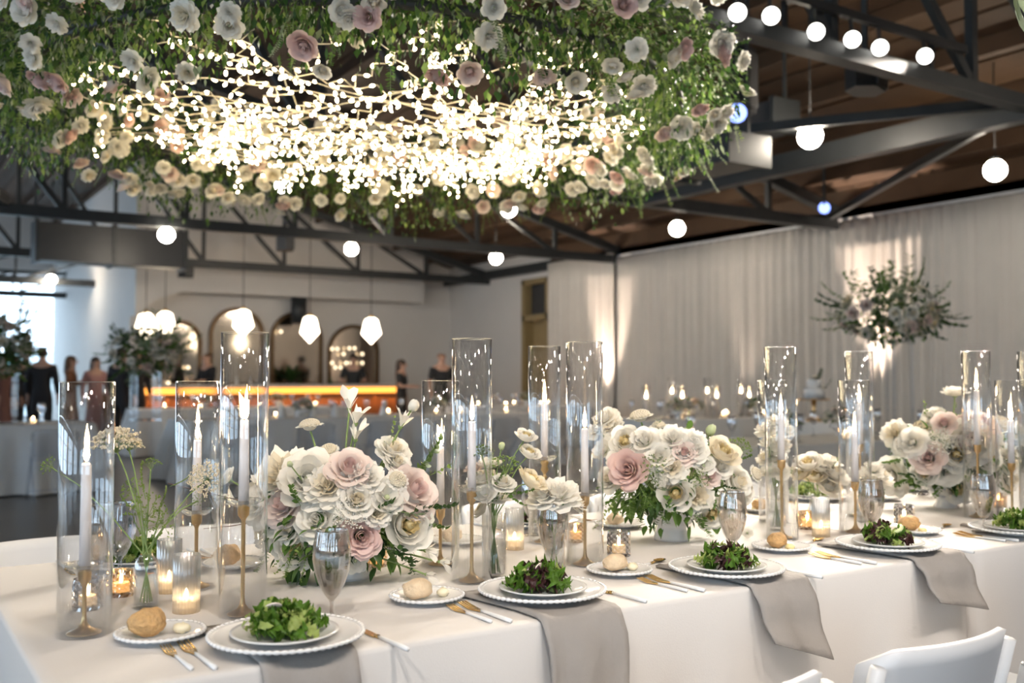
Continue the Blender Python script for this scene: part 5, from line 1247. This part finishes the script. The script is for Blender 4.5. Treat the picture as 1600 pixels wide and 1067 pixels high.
for i in range(285):
    for tries in range(6):                             # blooms are turned to the room below
        a = rr.uniform(0, 2*pi); t = rr.uniform(-pi, pi); r = RR+.03+cos(t)*.21; z = .06+sin(t)*.21
        p = rp(a, r, z); n = Vector((cos(t)*cos(a), cos(t)*sin(a), sin(t))); low = (camv-p).normalized()
        if n.dot(low) > .25: break
    k = rr.choice(['ringw', 'ringw', 'ringw', 'ringp', 'ringp', 'ranunc', 'ruffled'])
    d = n+low*.35+Vector((rr.uniform(-.6, .6), rr.uniform(-.6, .6), rr.uniform(-.6, .6)))
    o = ob(FNAME[k], rr.choice(FL[k]), ring, p+n*.10, aimq(d), rr.uniform(.034, .054)); o.rotation_euler.rotate_axis('Z', rr.uniform(0, 6))
# fairy lights: wires strung across the ring, bulbs on short tails
net = thing('fairy_light_net', 'sagging net of warm white fairy lights strung inside the flower ring', 'fairy lights', RC)
bulb = MB().lathe([(0, -.012), (.005, -.008), (.0064, 0), (.0046, .008), (0, .011)], 6).mesh('bulb', 'fairy')
rest = MB(); bl = MB().lathe([(0, -.012), (.0066, .0), (0, .010)], 4); nb = []
for i in range(34):
    a0 = rr.uniform(0, 2*pi); a1 = a0+pi+rr.uniform(-1.25, 1.25); r0 = RR-.12
    P0, P1 = rp(a0, r0, rr.uniform(-.08, .06)), rp(a1, r0, rr.uniform(-.08, .06)); L = (P1-P0).length; n = int(L/.065)
    pts = []; sag = rr.uniform(.02, .16); ph = rr.random()*6
    for k in range(n+1):
        t = k/n; p = P0.lerp(P1, t); p.z -= 4*sag*t*(1-t); zz = .03*(1 if k % 2 else -1)
        sd = Vector((-(P1-P0).y, (P1-P0).x, 0)).normalized(); pts.append(p+sd*zz*.7+Vector((rr.uniform(-.008, .008), rr.uniform(-.008, .008), zz*.3)))
    ob('wire', MB().path(pts, .0028, 4, 0, False).mesh('wire', 'wire'), net)
    for k in range(1, n):
        d = Vector((rr.uniform(-1, 1), rr.uniform(-1, 1), rr.uniform(-1.3, .3))).normalized(); nb.append((pts[k]+d*.02, d))
# dangling tails, thicker towards the far side
for i in range(90):
    a = ca+rr.gauss(0, .95); r = (RR-.15)*rr.uniform(.42, 1.0); p = rp(a, r, rr.uniform(-.08, .02)); n = rr.randint(2, 5); pts = [p]
    for k in range(n): pts.append(pts[-1]+Vector((rr.uniform(-.03, .03), rr.uniform(-.03, .03), -.035)))
    ob('wire', MB().path(pts, .0022, 4, 0, False).mesh('wire', 'wire'), net)
    for q in pts[1:]:
        d = Vector((rr.uniform(-1, 1), rr.uniform(-1, 1), -.6)).normalized(); nb.append((q+d*.012, d))
nb.sort(key=lambda x: x[0].dot(Vector((sin(A), cos(A), 0))))
for i, (p, d) in enumerate(nb):
    if i < 300: ob('bulb', bulb, net, p, aimq(-d))
    else: rest.put(bl, Matrix.Translation(p) @ aimq(-d).to_matrix().to_4x4())
tag(ob('far_bulb_mass', rest.mesh('far_bulb_mass', 'fairy'), net), kind='stuff')
# a leaf tip hanging into view from another arrangement overhead
p = D(1585, -40, 2.6); t = thing('hanging_leaf_sprig', 'pale green leaf tips hanging in from above beside the track lamps', 'foliage', p)
for k in range(3): ob('leaf', LEAF['long'].mesh('leaf', 'leafg'), t, (k*.012, 0, 0), Euler((-pi/2+.1*k, .4*k-.4, .3*k)), .19+.02*k)
ob('cord', MB().path([(0, 0, 0), (0, 0, roof(p.x)+.1-p.z)], .002, 5).mesh('cord', 'cable'), t)

# ================================================================== THE OTHER TABLES
def bg_goblet_mesh():
    o = [(0, 0), (.036, 0), (.034, .003), (.005, .009), (.004, .09), (.02, .11), (.037, .15), (.036, .19), (.032, .22), (.030, .22), (.034, .19), (.034, .15), (.018, .113), (0, .108)]
    return MB().lathe(o, 18).mesh('glass_body', glass('bright_wine_glass', (.95, .96, .98), .14, .7, 1.6))
BGG = bg_goblet_mesh()
NPM = MB().lathe([(0, 0), (.055, 0), (.045, .06), (.012, .19), (0, .2)], 10, mod=lambda a, z: 1+.18*cos(5*a)).mesh('folded_napkin', 'white')
cnt = {}
def nxt(k): cnt[k] = cnt.get(k, -1)+1; return cnt[k]
NUM = ORD+['fifteenth', 'sixteenth', 'seventeenth', 'eighteenth', 'nineteenth', 'twentieth']
def bg_table(x0, x1, y0, y1, where, m, ng, ncand, nflow, seed, chairs=0, cyl=0):
    rb = random.Random(seed)
    table(x0, x1, y0, y1, 'folding table under the cloth of '+where, 'guest tables'); tablecloth(x0, x1, y0, y1, 'pale floor-length cloth of '+where, m, amp=.22, seed=seed)
    def spot(b=.12): return Vector((rb.uniform(x0+b, x1-b), rb.uniform(y0+b, y1-b), TZ))
    for i in range(ng):
        p = Vector((x0+.2+(x1-x0-.4)*(i//2+.5)/((ng+1)//2)+rb.uniform(-.08, .08), (y0+.22 if i % 2 else y1-.22), TZ))
        t = thing('wine_glass', 'wine glass, %s along %s' % (NUM[i], where), 'wine glass', p, 0, 'wine glasses of the guest tables'); ob('glass_body', BGG, t)
    for i in range(ncand):
        p = Vector((x0+.3+(x1-x0-.6)*(i+.5)/ncand, (y0+y1)/2+(-.16 if i % 2 else .16), TZ)); t = thing('tealight_holder', 'glowing tealight holder, %s along %s' % (NUM[i], where), 'votive', p, 0, 'tealights of the guest tables')
        ob('cup', MB().lathe([(0, 0), (.03, 0), (.034, .06), (.031, .06), (.027, .006), (0, .006)], 14).mesh('cup', 'ribbed'), t); ob('wax', TEA, t); ob('flame', TEAF, t, scale=1.6)
    for i in range(cyl):
        p = Vector((x0+.35+(x1-x0-.7)*(i+.5)/cyl, (y0+y1)/2+(-.06 if i % 2 else .08), TZ)); h = .5 if i % 2 else .4
        g = thing('glass_cylinder', 'clear candle cylinder, %s along %s' % (NUM[i], where), 'glass cylinder', p, 0, 'candle cylinders of the guest tables'); ob('glass_wall', CYT, g, scale=(1, 1, h/.6))
        c = thing('taper_candle', 'lit candle in the cylinder, %s along %s' % (NUM[i], where), 'candle', p, 0, 'candles of the guest tables'); hh = h*.62
        ob('wax', MB().lathe([(0, 0), (.02, 0), (.02, hh), (0, hh)], 12).mesh('wax', 'wax'), c); ob('flame', FLM[0], c, (0, 0, hh), scale=1.5)
    for i in range(nflow):
        p = Vector((x0+.4+(x1-x0-.8)*(i+.5)/nflow, (y0+y1)/2+(.22 if i % 2 else -.24), TZ)); t = thing('low_centrepiece', 'low white centrepiece, %s along %s' % (NUM[i], where), 'flower arrangement', p, 0, 'low centrepieces of the guest tables')
        ob('bowl', compote('china', .10, .09), t); f = MB()
        for k in range(90):
            d = Vector((rb.gauss(0, 1), rb.gauss(0, 1), abs(rb.gauss(0, .8))+.1)).normalized(); q = (d+Vector((rb.uniform(-.6, .6),)*3)).to_track_quat('Y', 'Z').to_matrix().to_4x4(); s = rb.uniform(.04, .08)
            f.put(small['oval'], Matrix.Translation(Vector((d.x*.12, d.y*.12, .11+d.z*.09))) @ q @ Matrix.Diagonal((s, s, s, 1)), rb.randrange(2))
        tag(ob('foliage', f.mesh('foliage', ['leafd', 'leafm']), t), kind='stuff')
        for k in range(9):
            d = Vector((rb.gauss(0, 1), rb.gauss(0, 1), abs(rb.gauss(0, .8))+.2)).normalized(); kk = rb.choice(['white_rose', 'blush', 'garden', 'ruffled']); ob(FNAME[kk], rb.choice(FL[kk]), t, (d.x*.13, d.y*.13, .12+d.z*.12), aimq(d), rb.uniform(.035, .05))
    for i in range(chairs):
        x = x0+(x1-x0)*(i+.5)/chairs; chair(x, y0-.46, rb.uniform(-.1, .1), 'clear acrylic chair, %s along %s' % (NUM[i], where), 'clear acrylic chairs', 'acryl')
bg_table(-2.0, 2.15, 11.7, 12.7, 'the guest table before the entrance guests', 'cloth2', 12, 6, 2, 1, 4)
bg_table(3.15, 8.3, 11.7, 12.7, 'the long guest table before the bar', 'cloth2', 18, 8, 2, 2, 6)
bg_table(7.6, 10.4, 8.9, 9.8, 'the guest table before the wide curtain', 'cloth2', 10, 6, 3, 3, 0, 7)
bg_table(4.9, 8.2, 5.1, 6.0, 'the guest table beyond the last bouquets', 'cloth2', 8, 6, 2, 4)
bg_table(8.7, 11.2, 14.6, 15.6, 'the small guest table near the ochre doorway', 'cloth2', 8, 5, 1, 6, 2)
bg_table(3.6, 7.2, 16.3, 17.2, 'the guest table right before the bar counter'.replace('right ', 'just '), 'cloth2', 12, 6, 2, 7, 2)
# white fan-folded napkins standing on the long table
for i, px in enumerate((408, 440, 466, 487, 524, 600)):
    p = RY(px, 655, 11.95); tag(ob('folded_napkin', NPM, None, (p.x, 11.95, TZ), (0, 0, i)), 'white fan-folded napkin, %s along the long guest table before the bar' % ORD[i], 'napkin', 'fan-folded napkins')

# tall arrangements on clear rods
def tall_flowers(p, wid, hh, label, seed, base=TZ, pale=False):
    rb = random.Random(seed); t = thing('tall_arrangement', label, 'flower arrangement', (p.x, p.y, base), 0, 'tall arrangements on clear stands'); z = p.z-base; r = wid/2
    ob('stand_base', MB().box(-.15, .15, -.15, .15, 0, .015).mesh('stand_base', 'acryl', False), t); ob('stand_top', MB().box(-.16, .16, -.16, .16, z-hh*.42, z-hh*.40).mesh('stand_top', 'acryl', False), t)
    rod = MB().box(-.012, .012, -.012, .012, .015, z-hh*.42).mesh('stand_rod', 'acryl', False)
    for sx in (-1, 1):
        for sy in (-1, 1): ob('stand_rod', rod, t, (sx*.13, sy*.13, 0))
    f = MB()
    for k in range(1500):
        d = Vector((rb.gauss(0, 1), rb.gauss(0, 1), rb.gauss(0, 1))).normalized(); fr = rb.random()**.4
        q = (d+Vector((rb.uniform(-.9, .9), rb.uniform(-.9, .9), rb.uniform(-.9, .9)))).to_track_quat('Y', 'Z').to_matrix().to_4x4(); s = rb.uniform(.035, .075)
        f.put(small['oval' if rb.random() < .6 else 'long'], Matrix.Translation(Vector((d.x*r*fr*.92, d.y*r*fr*.92, z+d.z*hh*.46*fr))) @ q @ Matrix.Diagonal((s, s, s, 1)), rb.randrange(3))
    tag(ob('foliage', f.mesh('foliage', ['leafd', 'leafm', 'leafd']), t), kind='stuff')
    for k in range(46):
        d = Vector((rb.gauss(0, 1), rb.gauss(0, 1), rb.gauss(-.1, .8))).normalized(); kk = rb.choice(['white_rose', 'white_rose', 'garden', 'blush', 'ruffled'])
        ob(FNAME[kk], rb.choice(FL[kk]), t, (d.x*r*.8, d.y*r*.8, z+d.z*hh*.40), aimq(d+Vector((0, -.3, 0))), rb.uniform(.04, .068))
    for k in range(34):
        d = Vector((rb.gauss(0, 1), rb.gauss(0, 1), rb.gauss(.1, .7))).normalized(); ob('leaf_sprig', rb.choice(SPR['dark']+SPR['mid']+SPR['long']), t, (d.x*r*.75, d.y*r*.75, z+d.z*hh*.36), aimq(d), rb.uniform(1., 1.9))
tall_flowers(RY(228, 548, 12.2), 1.0, .62, 'tall dark leafy arrangement on clear rods below the pendant pair', 3)
tall_flowers(RY(4, 540, 12.2), .72, .75, 'tall pale leafy arrangement on clear rods at the entrance side', 4)
cp = RX(1388, 487, 7.6)
tall_flowers(Vector((7.65, 5.6, RX(1388, 487, 7.65).z)), 1.06, .64, 'tall white rose arrangement on clear rods before the curtain', 5)
# cake on its stand
q = RX(1272, 640, 9.2)
ct = thing('round_table', 'small round table carrying the cake', 'table', (q.x, q.y, 0)); ob('table_top', MB().lathe([(0, .70), (.5, .70), (.5, .74), (0, .74)], 32).mesh('table_top', 'resin'), ct)
ob('leg', MB().path([(0, 0, 0), (0, 0, .7)], .04, 10).mesh('leg', 'steel'), ct); ob('foot', MB().lathe([(0, 0), (.28, 0), (.26, .02), (0, .03)], 20).mesh('foot', 'steel'), ct)
tag(ob('tablecloth', MB().lathe([(0, .752), (.50, .752), (.515, .745), (.53, .5), (.58, .02)], 96, mod=lambda a, z: 1+(.07*(.752-z))*sin(14*a), cap=False).mesh('tablecloth', 'cloth2'), None, (q.x, q.y, 0)), 'pale round cloth on the cake table', 'tablecloth')
zc = zat(628, depth(q)); cs = thing('cake_stand', 'aged brass pedestal cake stand', 'cake stand', (q.x, q.y, TZ))
Zq = depth(q); zt = zat(624, Zq)-TZ
ob('foot', MB().lathe([(0, 0), (.10, 0), (.09, .012), (.03, .06), (.02, zt*.6), (.03, zt-.01), (0, zt-.01)], 24).mesh('foot', 'brass'), cs); ob('dish', MB().lathe([(0, zt-.01), (.17, zt-.008), (.19, zt), (.185, zt+.008), (0, zt+.004)], 36).mesh('dish', 'brass'), cs)
ck = thing('wedding_cake', 'small white two-tier cake with leaf sprays on the brass stand', 'cake', (q.x, q.y, TZ+zt+.005))
for r_, z_, h_ in ((.12, 0, .12), (.085, .12, .11)): ob('cake_tier', MB().lathe([(0, z_), (r_, z_), (r_, z_+h_-.01), (r_-.01, z_+h_), (0, z_+h_)], 32).mesh('cake_tier', 'china'), ck)
for k, (x, y, z) in enumerate(((.06, -.09, .12), (-.05, -.06, .23), (.02, -.05, .23))):
    ob('leaf_spray', SPR['dark'][0], ck, (x, y, z), aimq((.5-.4*k, -.6, .7)), .8); ob('white_rose', FL['white_rose'][0], ck, (x, y, z+.02), aimq((0, -.6, .6)), .035)
